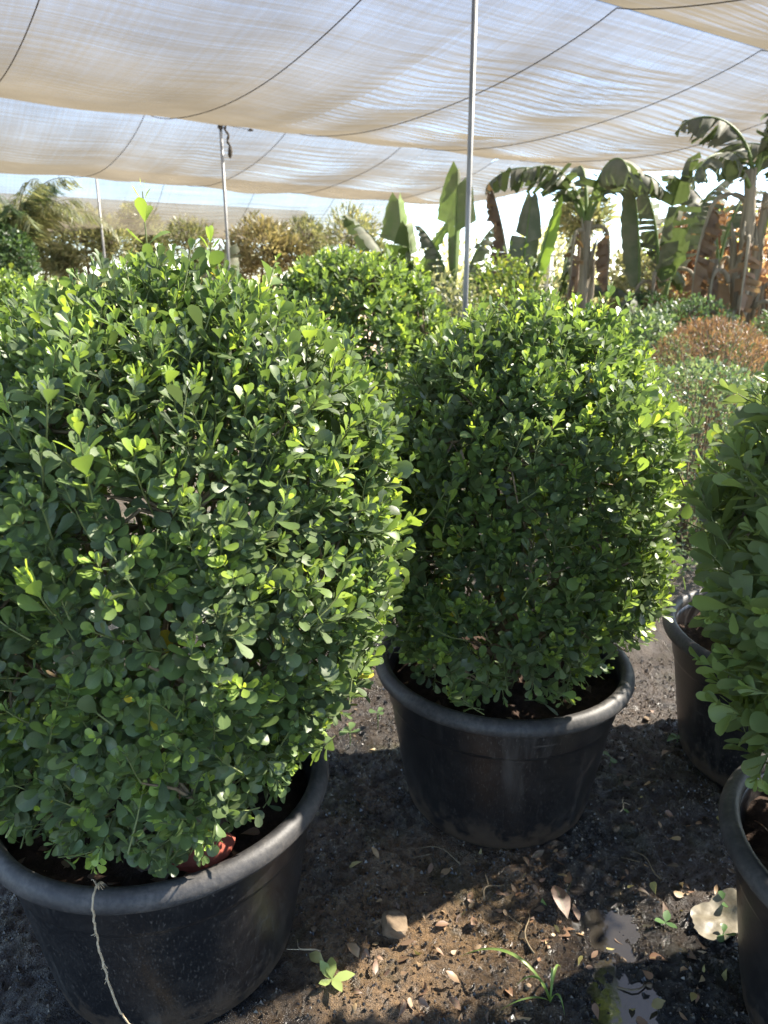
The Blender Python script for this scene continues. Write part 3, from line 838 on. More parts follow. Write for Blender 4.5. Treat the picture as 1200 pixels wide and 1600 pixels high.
def ball(r, cz):
    a = np.linspace(-math.pi / 2, math.pi / 2, 14)
    return [(max(0, r * math.cos(x)), cz + r * math.sin(x)) for x in a]

cloud_bush('lobed_leaf_shrub', (P5[0] + 0.06, P5[1] + 0.05, 0), 'loose yellow-green shrub growing in the shaded pot behind the larger-leaved bush', 'bush',
           [(0.12, 0.40), (0.22, 0.48), (0.28, 0.60), (0.29, 0.76), (0.24, 0.90), (0.0, 0.98)], 4400, 0.03, M_leaf_yel, 101, OBOV[:3], depth=0.16, stems=50, stem_mat=M_greentwig, rnd=0.7)
cloud_bush('clipped_bush', (1.52, 3.55, 0), 'pale grey-green clipped mound in front of the dry brown mound', 'bush', dome(0.46, 0.93), 10000, 0.022, M_leaf_grey, 102, depth=0.06, tint=(0.1, 1.0), lump=0.3)
cloud_bush('dry_bush', (2.0, 4.55, 0), 'dead rust-brown clipped mound, the only brown bush among green ones', 'bush', dome(0.47, 1.09), 15000, 0.034, M_leaf_dry, 103, NARROW, depth=0.06, tint=(0.0, 1.0), upw=0.6, stems=260, stem_mat=M_twig, lump=0.22, rnd=0.55, wide=0.7)
cloud_bush('clipped_bush', (2.42, 6.0, 0), 'wide flat-topped green mound right behind the dry brown mound', 'bush', dome(0.55, 1.19), 9000, 0.026, M_leaf_grey, 104, depth=0.06, tint=(0.05, 0.6), lump=0.4)
cloud_bush('clipped_bush', (3.25, 5.9, 0), 'low green mound at the edge beside the banana stems', 'bush', dome(0.5, 1.14), 8000, 0.026, M_leaf_grey, 105, depth=0.06, tint=(0.1, 0.7), lump=0.4)
cloud_bush('clipped_bush', (2.52, 7.3, 0), 'small dark green ball bush at the foot of the banana plants', 'bush', dome(0.34, 1.22), 7000, 0.026, M_leaf_deep, 106, depth=0.05, tint=(0.1, 0.7), lump=0.3)
cloud_bush('clipped_bush', (1.68, 5.0, 0), 'soft light green mound half hidden behind the middle bush', 'bush', dome(0.42, 1.13), 5000, 0.034, M_leaf_grey, 107, depth=0.06, tint=(0.3, 0.9), lump=0.4)
cloud_bush('clipped_bush', (1.4, 4.3, 0), 'low whitish green mound between the middle bush and the brown mound', 'bush', dome(0.36, 0.88), 4500, 0.03, M_leaf_grey, 108, depth=0.06, tint=(0.5, 1.0), lump=0.5)
cloud_bush('hedge_shrub', (0.50, 5.6, 0), 'dull olive shrub at the foot of the nearest pole', 'bush', dome(0.42, 1.32), 4500, 0.036, M_leaf_olive, 109, depth=0.2, tint=(0.0, 0.6), stems=120)
cloud_bush('hedge_shrub', (0.98, 6.1, 0), 'bright yellow-green small-leaved shrub between the nearest pole and the bananas', 'bush', dome(0.42, 1.52), 4500, 0.042, M_leaf_yel, 110, depth=0.22, tint=(0.1, 0.95), stems=140)
cloud_bush('hedge_shrub', (1.5, 8.2, 0), 'brownish twiggy shrub under the young banana leaves', 'bush', dome(0.6, 1.45), 3500, 0.045, M_leaf_olive, 111, depth=0.3, tint=(0.1, 0.7), stems=200)
cloud_bush('hedge_shrub', (-2.6, 5.4, 0), 'bright green shrub behind the largest bush under the ball-clipped trees', 'bush', dome(0.9, 1.28), 5000, 0.045, M_leaf_yel, 112, depth=0.2, tint=(0.0, 0.7), stems=100)
cloud_bush('dry_hedge', (4.05, 9.4, 0), 'mass of dry brown foliage behind the banana trunks', 'bush', dome(0.85, 2.05, sq=0.4), 6500, 0.09, M_leaf_dry, 113, LOWL, depth=0.3, tint=(0.2, 1.0), stems=150)
cloud_bush('dry_hedge', (2.95, 9.0, 0), 'pale brown dry shrub behind the middle banana plants', 'bush', dome(0.6, 1.6), 3500, 0.08, M_leaf_olive, 117, LOWL, depth=0.3, tint=(0.3, 1.0), stems=150)
cloud_bush('background_shrub', (5.6, 13.5, 0), 'sunlit yellow-green bush seen through the gap between banana trunks', 'bush', dome(1.3, 2.5), 5000, 0.10, M_leaf_yel, 114, depth=0.4, tint=(0.3, 1.0), stems=80)
cloud_bush('background_shrub', (3.0, 13.5, 0), 'tan dusty bush behind the torn banana leaf', 'bush', dome(1.1, 2.2), 3500, 0.10, M_leaf_olive, 115, depth=0.5, tint=(0.4, 1.0), stems=120)
cloud_bush('background_shrub', (1.2, 14.5, 0), 'twiggy olive bush on the skyline beside the nearest pole', 'bush', dome(1.1, 2.05), 2200, 0.10, M_leaf_olive, 116, depth=0.6, tint=(0.3, 1.0), stems=200)
cloud_bush('grey_ball_bush', (-4.35, 8.9, 0), 'dark grey-green round bush below the palm', 'bush', [(0.1, 0.9), (0.25, 1.15)] + ball(0.35, 1.55)[4:], 5500, 0.05, M_leaf_deep, 118, depth=0.1, tint=(0.2, 1.0), stems=30, lump=0.6)

M_leaf_mix = leaf_mat('brownish_needle_leaf', [(0.0, (0.12, 0.10, 0.06)), (0.5, (0.22, 0.19, 0.115)), (1.0, (0.32, 0.29, 0.18))], dust_amt=0.3, rib=False)
def pom_tree(loc, crowns, label, seed, mat=M_leaf_olive, tint=(0.1, 0.9), group='ball-clipped trees on the skyline', dens=1.0):
    crowns = [(x, y, z + 0.18, r) for (x, y, z, r) in crowns]
    root = empty('pompom_tree', (loc[0], loc[1], 0), label, 'tree', group)
    rg = np.random.default_rng(seed)
    g = Geo(); top = max(c[2] for c in crowns)
    tube_path(g, [(0, 0, -0.05), (0.03, 0, 0.5), (0, 0.02, 1.0)], [0.07, 0.06, 0.05], 7)
    for (x, y, z, r) in crowns:
        t = np.linspace(0, 1, 7)[:, None]
        s, e = np.array([0, 0.02, 0.9]), np.array([x, y, z])
        c = np.array([x * 0.6, y * 0.6, 0.6 + z * 0.4])
        tube_path(g, (1 - t) ** 2 * s + 2 * t * (1 - t) * c + t * t * e, np.linspace(0.045, 0.015, 7), 6)
        k = 34; d = norm(rg.normal(size=(k, 3)) + np.array([0, 0, 0.4]))
        tubes(g, np.tile(e - [0, 0, r * 0.3], (k, 1)), e + d * r * 0.85, 0.012, 0.004)
    link('trunk', g.build('trunk', [M_bark]), root)
    for i, (x, y, z, r) in enumerate(crowns):
        pr = ball(r, 0)
        n = int(1500 * dens * max(1, (r / 0.4) ** 2))
        gth = np.random.default_rng(seed * 7 + i)
        rr, zz, th, nn = profile_sampler(pr, gth, n)
        P = np.stack([rr * np.cos(th), rr * np.sin(th), zz], -1); N = norm(P)
        P = P * (1 - 0.55 * gth.random(n)[:, None] ** 1.5) * (1 + 0.55 * vnoise(th * 2 + i, zz / r * 3, seed)[:, None]) * np.array([1, 1, 0.85])
        ax = norm(N + np.array([0, 0, 0.5]) + gth.normal(0, 0.55, (n, 3)))
        nr = gth.normal(size=(n, 3)); nr = norm(nr - ax * (nr * ax).sum(1, keepdims=True))
        g = Geo()
        add_leaves(g, NARROW, P, ax, nr, 0.11 * np.exp(gth.normal(0, 0.2, n)), np.full(n, 1.5), np.clip(gth.normal((tint[0] + tint[1]) / 2, 0.25, n), 0, 1), gth.integers(0, 3, n))
        link('crown', g.build('crown', [mat]), root, (x, y, z))
    return root
pom_tree((-6.6, 14.6), [(-0.1, 0, 1.95, 0.50), (-0.55, 0.1, 1.5, 0.35), (0.35, -0.1, 1.55, 0.36)], 'ball-clipped tree nearest to the palm', 201)
pom_tree((-5.5, 14.4), [(0.0, 0, 1.92, 0.55), (-0.45, 0.1, 1.45, 0.30), (0.5, 0, 1.85, 0.40)], 'broad double-crowned clipped tree under the far pole', 202, tint=(0.2, 0.9))
pom_tree((-4.95, 15.6), [(0.1, 0, 2.22, 0.42), (0.2, 0, 1.55, 0.45)], 'tallest ball-clipped tree, right of the far pole', 203)
pom_tree((-4.6, 15.2), [(0.1, 0, 1.85, 0.30)], 'small round clipped tree behind the tall shoot of the largest bush', 204, tint=(0.0, 0.7))
pom_tree((-3.65, 14.6), [(0.0, 0, 1.88, 0.46), (0.3, 0.1, 1.4, 0.3)], 'flat round clipped tree left of the knotted-rope pole', 205, tint=(0.2, 0.8), dens=0.7)
pom_tree((-2.3, 14.2), [(0.1, 0, 1.75, 0.55), (-0.4, 0.1, 1.45, 0.4), (0.55, 0.1, 1.6, 0.35)], 'wide brownish clipped tree right of the knotted-rope pole', 206, mat=M_leaf_mix)
pom_tree((-1.5, 15.0), [(0.0, 0, 1.95, 0.42), (0.3, 0, 1.5, 0.4)], 'thin clipped tree above the back bush', 207, dens=0.6)
pom_tree((-0.6, 14.4), [(0.0, 0, 1.95, 0.55), (0.4, 0, 1.6, 0.4)], 'sparse twiggy clipped tree left of the light green banana', 208, dens=0.45)
pom_tree((2.75, 11.0), [(0.0, 0, 2.0, 0.36)], 'tan pompom tree between two banana plants', 209)

# far belt of vegetation closing the horizon
def far_belt():
    rg = np.random.default_rng(300); g = Geo()
    for k in range(150):
        a = rg.uniform(-0.75, 0.75); d = rg.uniform(26, 60)
        x, y = d * math.sin(a), d * math.cos(a); r = rg.uniform(0.8, 2.2); h = rg.uniform(0.6, 1.2) * (1 + d / 90)
        n = 120
        d3 = norm(rg.normal(size=(n, 3)) + np.array([0, 0, 0.3])); d3[:, 2] = np.abs(d3[:, 2])
        P = np.array([x, y, 0]) + d3 * np.array([r, r, h]) * (0.6 + 0.4 * rg.random((n, 1)))
        ax = norm(d3 + rg.normal(0, 0.6, (n, 3))); nr = rg.normal(size=(n, 3)); nr = norm(nr - ax * (nr * ax).sum(1, keepdims=True))
        add_leaves(g, LOWL, P, ax, nr, 0.34 * np.exp(rg.normal(0, 0.3, n)), np.ones(n), np.clip(rg.normal(0.35 + 0.3 * rg.random(), 0.2, n), 0, 1), rg.integers(0, 3, n))
    o = link('far_trees', g.build('far_trees', [M_leaf_olive]))
    tag(o, 'far belt of dusty trees along the horizon', 'trees', kind='stuff')
far_belt()

# ------------------------------------------------------------------ banana-like plants
def banana_leaf(parent, base, az, elev, bend, L, W, pet, mat, seed, tint=0.4, fold=0.5, tear=0.25, hang=0.8, twist=0.0, limp=False):
    """one torn paddle leaf: blade mesh named leaf and its midrib as a sub-part"""
    rg = np.random.default_rng(seed)
    m = 28; W = W * (1.15 if limp else 1.5); tear = min(0.75, tear * 1.9)
    t = np.linspace(0, 1, m); tot = L + pet
    dead = limp
    ang = np.radians(elev - (bend * np.clip(t - 0.1, 0, 1) ** 1.4 if not dead else (elev + 84) * np.clip((t - 0.04) / 0.30, 0, 1) ** 1.3 + 6 * np.sin(t * 9 + seed)))
    h = np.array([math.cos(az), math.sin(az), 0]); up = np.array([0, 0, 1.0])
    d = np.cos(ang)[:, None] * h + np.sin(ang)[:, None] * up
    path = np.array(base) + np.vstack([np.zeros(3), np.cumsum((d[:-1] + d[1:]) / 2 * tot / (m - 1), 0)])
    sd = np.array([-math.sin(az), math.cos(az), 0])
    nrm = np.cross(d, sd)                               # points to the upper side for a rising leaf
    nrm = np.where((nrm[:, 2:3] < 0) & (d[:, 2:3] > 0), -nrm, nrm)
    tw = twist
    sdv = np.cos(tw) * sd + np.sin(tw) * nrm; nv = np.cos(tw) * nrm - np.sin(tw) * sd
    g = Geo()
    tube_path(g, path, np.interp(t, [0, pet / tot, 1], [0.026, 0.017, 0.003]), 6, tint=0.75)
    k0 = int(pet / tot * (m - 1))
    bt = (np.arange(k0, m) - k0) / max(1, (m - 1 - k0))
    w = W / 2 * np.clip(np.sin(math.pi * np.clip(bt * 0.93 + 0.04, 0, 1) ** 0.85), 0, 1) ** 0.6
    b = Geo()
    for s in (1, -1):
        i = 0; n = len(bt)
        while i < n - 1:
            j = i + 1
            while j < n - 1 and rg.random() > tear: j += 1
            f = fold * rg.uniform(0.4, 1.4) + rg.normal(0, 0.15) + (hang * rg.random() if tear > 0.1 else 0)
            sl = rg.normal(0, 0.06)
            V = []; 
            idx = np.arange(i, j + 1)
            for c in (0.0, 0.34, 0.68, 1.0):
                fa = f * (0.5 + 0.8 * c)
                lat = s * math.cos(fa) * sdv[idx + k0] - math.sin(fa) * nv[idx + k0]
                ww = w[idx] * (1.0 if c < 1 else rg.uniform(0.93, 1.03, len(idx)))
                rip = 0.012 * W * np.sin(idx * 2.4 + c * 2) * c
                V.append(path[idx + k0] + lat * (ww * c)[:, None] + nv[idx + k0] * (rip * 3)[:, None] + d[idx + k0] * ((0.14 * c + sl * c) * W))
            Vn = np.concatenate(V); mm = len(idx); Q = []
            for c in range(3):
                for q in range(mm - 1):
                    a = c * mm + q
                    Q.append((a, a + 1, a + 1 + mm, a + mm) if s > 0 else (a, a + mm, a + 1 + mm, a + 1))
            b.add(Vn, None, Q, tint=np.clip(tint + rg.normal(0, 0.13), 0, 1))
            i = j
    lf = link('leaf', b.build('leaf', [mat]), parent)
    link('midrib', g.build('midrib', [M_palebark if mat is M_banana_dry else mat]), lf)
    return lf
def banana(loc, label, stems, leaves, seed, name='banana_plant'):
    root = empty(name, (loc[0], loc[1], 0), label, 'banana plant', 'banana plants along the back')
    rg = np.random.default_rng(seed)
    for (x, y, h, r, lx) in stems:
        g = Geo(); t = np.linspace(0, 1, 12)
        pth = np.stack([x + lx * t ** 1.5, np.full(12, y), -0.05 + (h + 0.05) * t], -1) + rg.normal(0, 0.01, (12, 3))
        tube_path(g, pth, r * (1.15 - 0.35 * t + 0.07 * np.sin(t * 40)), 9)
        for q in range(7):                                # old leaf sheaths clasping the stem
            z = h * rg.uniform(0.15, 0.95); a = rg.random() * 6.28
            c = np.array([x + lx * (z / h) ** 1.5, y, z])
            tube_path(g, [c + [r * 0.7 * math.cos(a), r * 0.7 * math.sin(a), -0.2], c + [r * 1.15 * math.cos(a), r * 1.15 * math.sin(a), 0.0], c + [r * 1.9 * math.cos(a), r * 1.9 * math.sin(a), 0.16]], [0.02, 0.024, 0.006], 5)
        link('stem', g.build('stem', [M_palebark]), root)
    for i, lf in enumerate(leaves):
        (bx, by, bz, az, el, bend, L, W, pet, dry, tint, tear) = lf
        banana_leaf(root, (bx, by, bz), R(az), el, bend, L, W, pet, M_banana_dry if dry else M_banana, seed * 31 + i, tint, 0.45 if not dry else 1.0, tear, 0.75 if not dry else 1.1, twist=rg.normal(0, 0.35), limp=dry == 1)
    return root
# az: 0 = to the right, 180 = to the left, 270 = towards the viewer
banana((1.87, 7.3), 'tall banana with a bare trunk and grey leaves arching over like an umbrella',
       [(0, 0, 1.85, 0.055, 0.02), (0.05, 0.06, 1.5, 0.045, 0.06)],
       [(0, 0, 1.8, 175, 62, 130, 0.95, 0.30, 0.25, 0, 0.25, 0.3), (0, 0, 1.8, 200, 70, 120, 0.75, 0.26, 0.2, 0, 0.2, 0.5), (0, 0, 1.82, 10, 66, 150, 0.80, 0.30, 0.25, 0, 0.3, 0.3),
        (0, 0, 1.82, 280, 70, 150, 0.85, 0.34, 0.22, 0, 0.4, 0.15), (0, 0, 1.85, 90, 78, 90, 0.6, 0.28, 0.15, 0, 0.35, 0.3), (0, 0, 1.75, 330, 40, 150, 0.55, 0.22, 0.2, 1, 0.4, 0.5), (0, 0, 1.72, 230, 30, 150, 0.6, 0.2, 0.2, 1, 0.3, 0.5),
        (0, 0, 0.9, 350, 30, 60, 0.5, 0.14, 0.2, 0, 0.5, 0.3)], 401)
banana((2.66, 7.6), 'banana with a broad upright grey-green leaf beside a drooping torn one',
       [(0, 0, 1.2, 0.06, 0.0), (0.22, 0.1, 1.0, 0.05, 0.05), (-0.15, 0.1, 0.9, 0.05, -0.05)],
       [(-0.12, 0, 1.0, 165, 86, 14, 1.15, 0.22, 0.2, 0, 0.35, 0.06), (0.03, 0, 1.15, 285, 87, 30, 1.15, 0.40, 0.12, 0, 0.3, 0.2), (0.05, 0, 1.2, 120, 84, 50, 1.15, 0.36, 0.2, 0, 0.4, 0.4),
        (0.12, 0, 1.15, 25, 78, 60, 1.15, 0.30, 0.25, 0, 0.25, 0.4), (0.1, 0, 1.3, 330, 65, 175, 0.8, 0.26, 0.35, 1, 0.5, 0.4), (0.0, 0, 1.25, 250, 66, 175, 0.85, 0.26, 0.35, 1, 0.2, 0.35), (0.05, 0, 1.2, 200, 60, 150, 0.7, 0.24, 0.3, 1, 0.35, 0.35),
        (0.2, 0, 0.8, 300, 75, 150, 0.5, 0.2, 0.2, 0, 0.8, 0.1), (0.1, 0, 0.9, 0, 55, 130, 0.6, 0.26, 0.2, 1, 0.35, 0.4), (-0.1, -0.05, 0.85, 240, 60, 130, 0.6, 0.2, 0.2, 0, 0.2, 0.3)], 402)
banana((3.45, 8.0), 'banana clump between the broad-leaved one and the trunks at the edge, hung with dry leaves',
       [(0, 0, 1.5, 0.055, 0.0), (0.2, 0.1, 1.2, 0.05, 0.05), (-0.2, 0.1, 1.1, 0.045, 0.0)],
       [(0, 0, 1.45, 150, 80, 70, 0.95, 0.3, 0.2, 0, 0.2, 0.4), (0, 0, 1.45, 40, 78, 80, 0.9, 0.3, 0.2, 0, 0.3, 0.4), (0, 0, 1.4, 270, 70, 160, 0.9, 0.26, 0.3, 1, 0.4, 0.4), (0, 0, 1.35, 200, 60, 170, 0.9, 0.24, 0.3, 1, 0.2, 0.4), (0.05, 0, 1.2, 330, 60, 165, 0.8, 0.26, 0.25, 1, 0.6, 0.4), (0, 0, 1.0, 260, 45, 150, 0.6, 0.22, 0.2, 1, 0.3, 0.4), (-0.2, 0, 1.0, 180, 70, 60, 0.6, 0.16, 0.2, 0, 0.6, 0.2)], 412)
banana((3.75, 6.9), 'outermost banana clump with a ragged top behind the edge bush',
       [(0, 0, 1.9, 0.06, 0.0), (0.15, 0.1, 1.5, 0.05, 0.05), (-0.2, 0, 1.4, 0.045, -0.03)],
       [(0, 0, 1.85, 170, 70, 100, 0.9, 0.32, 0.15, 0, 0.25, 0.4), (0, 0, 1.85, 280, 75, 120, 0.8, 0.32, 0.15, 0, 0.35, 0.3), (0, 0, 1.85, 30, 70, 100, 0.8, 0.32, 0.15, 0, 0.4, 0.3), (0, 0, 1.8, 220, 50, 160, 0.9, 0.25, 0.2, 1, 0.3, 0.4), (0, 0, 1.5, 250, 55, 165, 0.8, 0.26, 0.2, 1, 0.5, 0.4), (-0.2, 0, 1.2, 200, 60, 150, 0.6, 0.2, 0.2, 1, 0.2, 0.4)], 413)
banana((3.05, 6.6), 'thick clump of banana trunks with a dark ragged crown at the edge of the net',
       [(0, 0, 2.2, 0.06, -0.03), (0.12, 0.08, 2.0, 0.05, 0.05), (-0.12, 0.1, 1.5, 0.05, -0.1), (0.25, -0.05, 1.7, 0.045, 0.06), (-0.02, -0.12, 1.3, 0.05, 0.0)],
       [(0, 0, 2.1, 180, 72, 120, 0.75, 0.32, 0.15, 0, 0.15, 0.35), (0, 0, 2.15, 270, 76, 110, 0.7, 0.36, 0.12, 0, 0.3, 0.25), (0, 0, 2.15, 20, 70, 110, 0.8, 0.36, 0.15, 0, 0.5, 0.2), (0, 0, 2.15, 320, 74, 130, 0.75, 0.34, 0.15, 0, 0.4, 0.3),
        (0, 0, 2.0, 215, 42, 120, 0.8, 0.28, 0.2, 0, 0.1, 0.4), (0, 0, 1.9, 180, 50, 170, 0.85, 0.26, 0.4, 1, 0.25, 0.35), (0.1, 0, 1.9, 345, 40, 150, 0.7, 0.3, 0.2, 1, 0.4, 0.4), (0, 0, 1.6, 250, 40, 160, 0.7, 0.25, 0.2, 1, 0.5, 0.35),
        (-0.1, 0, 1.3, 200, 60, 150, 0.6, 0.3, 0.2, 1, 0.4, 0.3), (0.2, -0.05, 1.5, 80, 84, 40, 0.6, 0.22, 0.15, 0, 0.8, 0.1), (-0.05, -0.1, 1.0, 240, 50, 165, 0.6, 0.26, 0.15, 1, 0.3, 0.3), (0.1, -0.1, 1.1, 300, 45, 165, 0.55, 0.24, 0.15, 1, 0.55, 0.4)], 403)
banana((1.24, 7.0), 'banana with one bright lit leaf and a dark reddish dead one',
       [(0, 0, 0.9, 0.05, 0.0)],
       [(0.0, 0, 0.85, 60, 86, 12, 0.95, 0.20, 0.25, 0, 0.25, 0.05), (0.06, 0, 0.95, 20, 78, 8, 0.85, 0.17, 0.25, 0, 0.95, 0.04), (-0.05, 0, 0.9, 175, 84, 16, 1.0, 0.2, 0.2, 2, 0.0, 0.4), (0.05, 0, 0.7, 30, 50, 50, 0.55, 0.15, 0.2, 0, 0.35, 0.2), (-0.05, 0, 0.7, 170, 60, 50, 0.5, 0.15, 0.2, 0, 0.3, 0.2), (0, -0.02, 0.8, 280, 76, 50, 0.6, 0.22, 0.15, 0, 0.45, 0.1)], 404)
banana((1.83, 8.1), 'small dark banana in front of the tan pompom tree',
       [(0, 0, 1.1, 0.035, 0.0)],
       [(0, 0, 1.05, 60, 68, 15, 0.6, 0.12, 0.2, 0, 0.2, 0.1), (0, 0, 1.05, 330, 40, 90, 0.6, 0.16, 0.2, 0, 0.15, 0.2), (0, 0, 1.05, 180, 40, 70, 0.6, 0.16, 0.2, 1, 0.1, 0.3), (0, 0, 1.0, 270, 60, 60, 0.5, 0.14, 0.2, 0, 0.3, 0.2)], 405)
banana((0.26, 8.3), 'light green banana left of the nearest pole, with two upright leaves',
       [(0, 0, 0.9, 0.06, 0.0)],
       [(-0.03, 0, 0.9, 120, 86, 10, 1.05, 0.34, 0.2, 0, 0.7, 0.05), (0.06, 0, 0.95, 20, 80, 40, 0.9, 0.26, 0.2, 0, 0.75, 0.05), (-0.08, 0, 1.0, 170, 78, 60, 0.95, 0.26, 0.25, 0, 0.3, 0.15), (0.1, 0, 0.8, 10, 40, 50, 0.7, 0.22, 0.2, 0, 0.85, 0.05), (0, -0.05, 0.8, 285, 70, 60, 0.6, 0.26, 0.15, 0, 0.9, 0.05), (0.05, 0, 0.75, 350, 30, 40, 0.8, 0.18, 0.2, 0, 0.5, 0.05), (-0.1, 0, 0.85, 200, 72, 60, 0.8, 0.24, 0.2, 0, 0.45, 0.15), (0.02, -0.05, 0.9, 260, 82, 30, 0.85, 0.26, 0.15, 0, 0.6, 0.1), (0, 0, 0.8, 320, 60, 110, 0.6, 0.22, 0.2, 1, 0.4, 0.3)], 406)
banana((0.74, 8.1), 'banana with one tall spear-like upright leaf just left of the nearest pole',
       [(0, 0, 1.0, 0.05, 0.0)],
       [(0, 0, 1.05, 80, 89, 5, 1.15, 0.30, 0.2, 0, 0.65, 0.06), (0.05, 0, 1.0, 20, 60, 70, 0.7, 0.2, 0.2, 0, 0.3, 0.3), (-0.05, 0, 1.0, 165, 65, 80, 0.7, 0.22, 0.2, 0, 0.15, 0.5), (0, 0, 0.95, 300, 55, 90, 0.6, 0.2, 0.2, 1, 0.4, 0.4), (0.05, 0, 0.9, 350, 40, 60, 0.6, 0.15, 0.2, 0, 0.35, 0.2), (0.05, 0, 1.0, 40, 76, 50, 0.85, 0.2, 0.2, 0, 0.25, 0.4), (-0.03, 0, 1.0, 140, 80, 50, 0.8, 0.2, 0.2, 0, 0.2, 0.5), (0, 0, 0.95, 250, 60, 150, 0.6, 0.2, 0.2, 1, 0.2, 0.4)], 407)
banana((-2.35, 11.8), 'small far banana with a pale dry leaf beside the knotted-rope pole',
       [(0, 0, 1.1, 0.05, 0.0)],
       [(0, 0, 1.05, 100, 86, 15, 0.75, 0.26, 0.15, 0, 0.35, 0.1), (0.1, 0, 1.1, 10, 70, 140, 0.7, 0.26, 0.3, 1, 0.9, 0.2), (-0.05, 0, 1.0, 180, 70, 60, 0.6, 0.2, 0.2, 0, 0.2, 0.2), (0, 0, 1.0, 280, 65, 60, 0.6, 0.2, 0.2, 0, 0.4, 0.2)], 408)

# ------------------------------------------------------------------ palm
def palm():
    root = empty('palm_tree', (-4.55, 9.7, 0), 'feathery palm with browning fronds below the net', 'palm')
    rg = np.random.default_rng(500)
    g = Geo(); t = np.linspace(0, 1, 14)
    tube_path(g, np.stack([0.02 * np.sin(t * 5), 0 * t, 1.8 * t - 0.05], -1), 0.12 + 0.02 * np.sin(t * 60), 10)
    link('trunk', g.build('trunk', [M_bark]), root)
    for k in range(22):
        az = rg.uniform(0, 2 * math.pi); el = rg.uniform(45, 88); L = rg.uniform(1.0, 1.5)
        m = 16; t = np.linspace(0, 1, m)
        ang = np.radians(el - rg.uniform(60, 130) * t ** 1.5)
        h = np.array([math.cos(az), math.sin(az), 0])
        d = np.cos(ang)[:, None] * h + np.sin(ang)[:, None] * np.array([0, 0, 1.0])
        p = np.array([0, 0, 1.72]) + np.vstack([np.zeros(3), np.cumsum(d[:-1] * L / (m - 1), 0)])
        if p[:, 2].max() > 2.58: p[:, 2] = 1.72 + (p[:, 2] - 1.72) * (2.58 - 1.72) / (p[:, 2].max() - 1.72)
        brown = el < 50 or rg.random() < 0.5
        mt = M_leaf_olive if brown else M_leaf_deep
        g = Geo(); tube_path(g, p, np.linspace(0.012, 0.003, m), 5, tint=0.6)
        n = 110; tt = rg.uniform(0.12, 1, n)
        q = np.stack([np.interp(tt, t, p[:, i]) for i in range(3)], -1); dd = norm(np.stack([np.interp(tt, t, d[:, i]) for i in range(3)], -1))
        sd = np.array([-math.sin(az), math.cos(az), 0]) * np.where(rg.random(n) < 0.5, 1, -1)[:, None]
        ax = norm(dd * 0.7 + sd * 0.7 + np.array([0, 0, -0.75]) + rg.normal(0, 0.15, (n, 3)))
        nr = norm(np.cross(ax, dd)); nr = norm(nr - ax * (nr * ax).sum(1, keepdims=True))
        add_leaves(g, NARROW, q, ax, nr, 0.36 * (1 - 0.5 * tt) * rg.uniform(0.8, 1.2, n), np.full(n, 0.4), np.clip(rg.normal(0.35, 0.2, n), 0, 1), rg.integers(0, 3, n))
        link('frond', g.build('frond', [mt]), root)
palm()
def white_post():
    o = empty('white_post', (2.0, 9.4, 0), 'white square post behind the small dark banana', 'post')
    g = Geo(); tube_path(g, [(0, 0, 0), (0, 0, 1.62)], 0.05, 4)
    link('shaft', g.build('shaft', [simple('white_paint', (0.7, 0.7, 0.68), (0.8, 0.8, 0.78), 5, 0.6)], False), o)
    g = Geo(); tube_path(g, [(0, 0, 1.62), (0, 0, 1.65), (0, 0, 1.69)], [0.065, 0.065, 0.02], 4)
    link('cap', g.build('cap', [bpy.data.materials['white_paint']], False), o)
white_post()

# ------------------------------------------------------------------ things lying about
M_fallen = leaf_mat('fallen_leaf', [(0.0, (0.07, 0.035, 0.022)), (0.3, (0.19, 0.088, 0.05)), (0.55, (0.30, 0.185, 0.10)), (0.8, (0.38, 0.28, 0.15)), (0.92, (0.28, 0.26, 0.08)), (1.0, (0.13, 0.2, 0.05))], dust=(0.16, 0.13, 0.1), dust_amt=0.4, trans=0.12, rough=0.45, back=(0.2, 0.14, 0.09))
KINDS = [('dark brown', 0.05, 0.30), ('rusty brown', 0.3, 0.28), ('tan', 0.58, 0.24), ('pale straw-coloured', 0.8, 0.10), ('yellow-green', 0.95, 0.08)]
FALL = OBOV[:4] + LANCE
def in_pot(x, y, pad=0.0):
    return any((x - p[0]) ** 2 + (y - p[1]) ** 2 < (0.245 + pad) ** 2 for p in (P1, P2, P4, P5))
def fallen(rg, x, y, z, k, size, where, group, flat=0.3):
    nm, ti, _ = KINDS[k]
    me = leaf_object_mesh(FALL, 'fall', rg.integers(0, len(FALL)), ti + rg.normal(0, 0.04), rg.uniform(0.8, 1.25), M_fallen)
    o = link('fallen_leaf', me)
    o.location = (x, y, z)
    o.rotation_euler = (rg.normal(0, flat), rg.normal(0, flat), rg.random() * 6.28)
    if rg.random() < 0.3: o.rotation_euler.x += math.pi
    o.scale = (size,) * 3
    if where is None: where, group = ground_spot(x, y)
    if group == 'fallen in the twine pot':
        if x > P1[0] + 0.06: where, group = 'inside the twine pot around the red brick lump', 'by the brick lump'
        elif x < P1[0] - 0.10: where, group = 'inside the twine pot along its far-left inner wall', 'along the inner wall'
        else: where, group = 'inside the pot right behind the twine knot', 'behind the twine knot'
    tag(o, '%s fallen leaf lying %s' % (nm, where), 'leaf', '%s leaves %s' % (nm, group))
def ground_spot(x, y):
    if math.hypot((x - 0.46) / 0.12, (y - 1.13) / 0.2) < 1: return 'in or right beside the puddle', 'at the puddle'
    if x > 0.56 and y < 1.42: return 'on dark soil between the puddle and the edge pot', 'by the edge pot'
    if y > 1.42: return 'on the dark soil beside and behind the middle pot', 'beside the middle pot'
    if y > 1.24: return 'on the wet soil right before the middle pot', 'before the middle pot'
    if x < 0.12: return 'in the sunlit patch beside the twine pot', 'in the sunlit patch'
    return 'on the mud between the sunlit patch and the puddle', 'by the grass tuft'
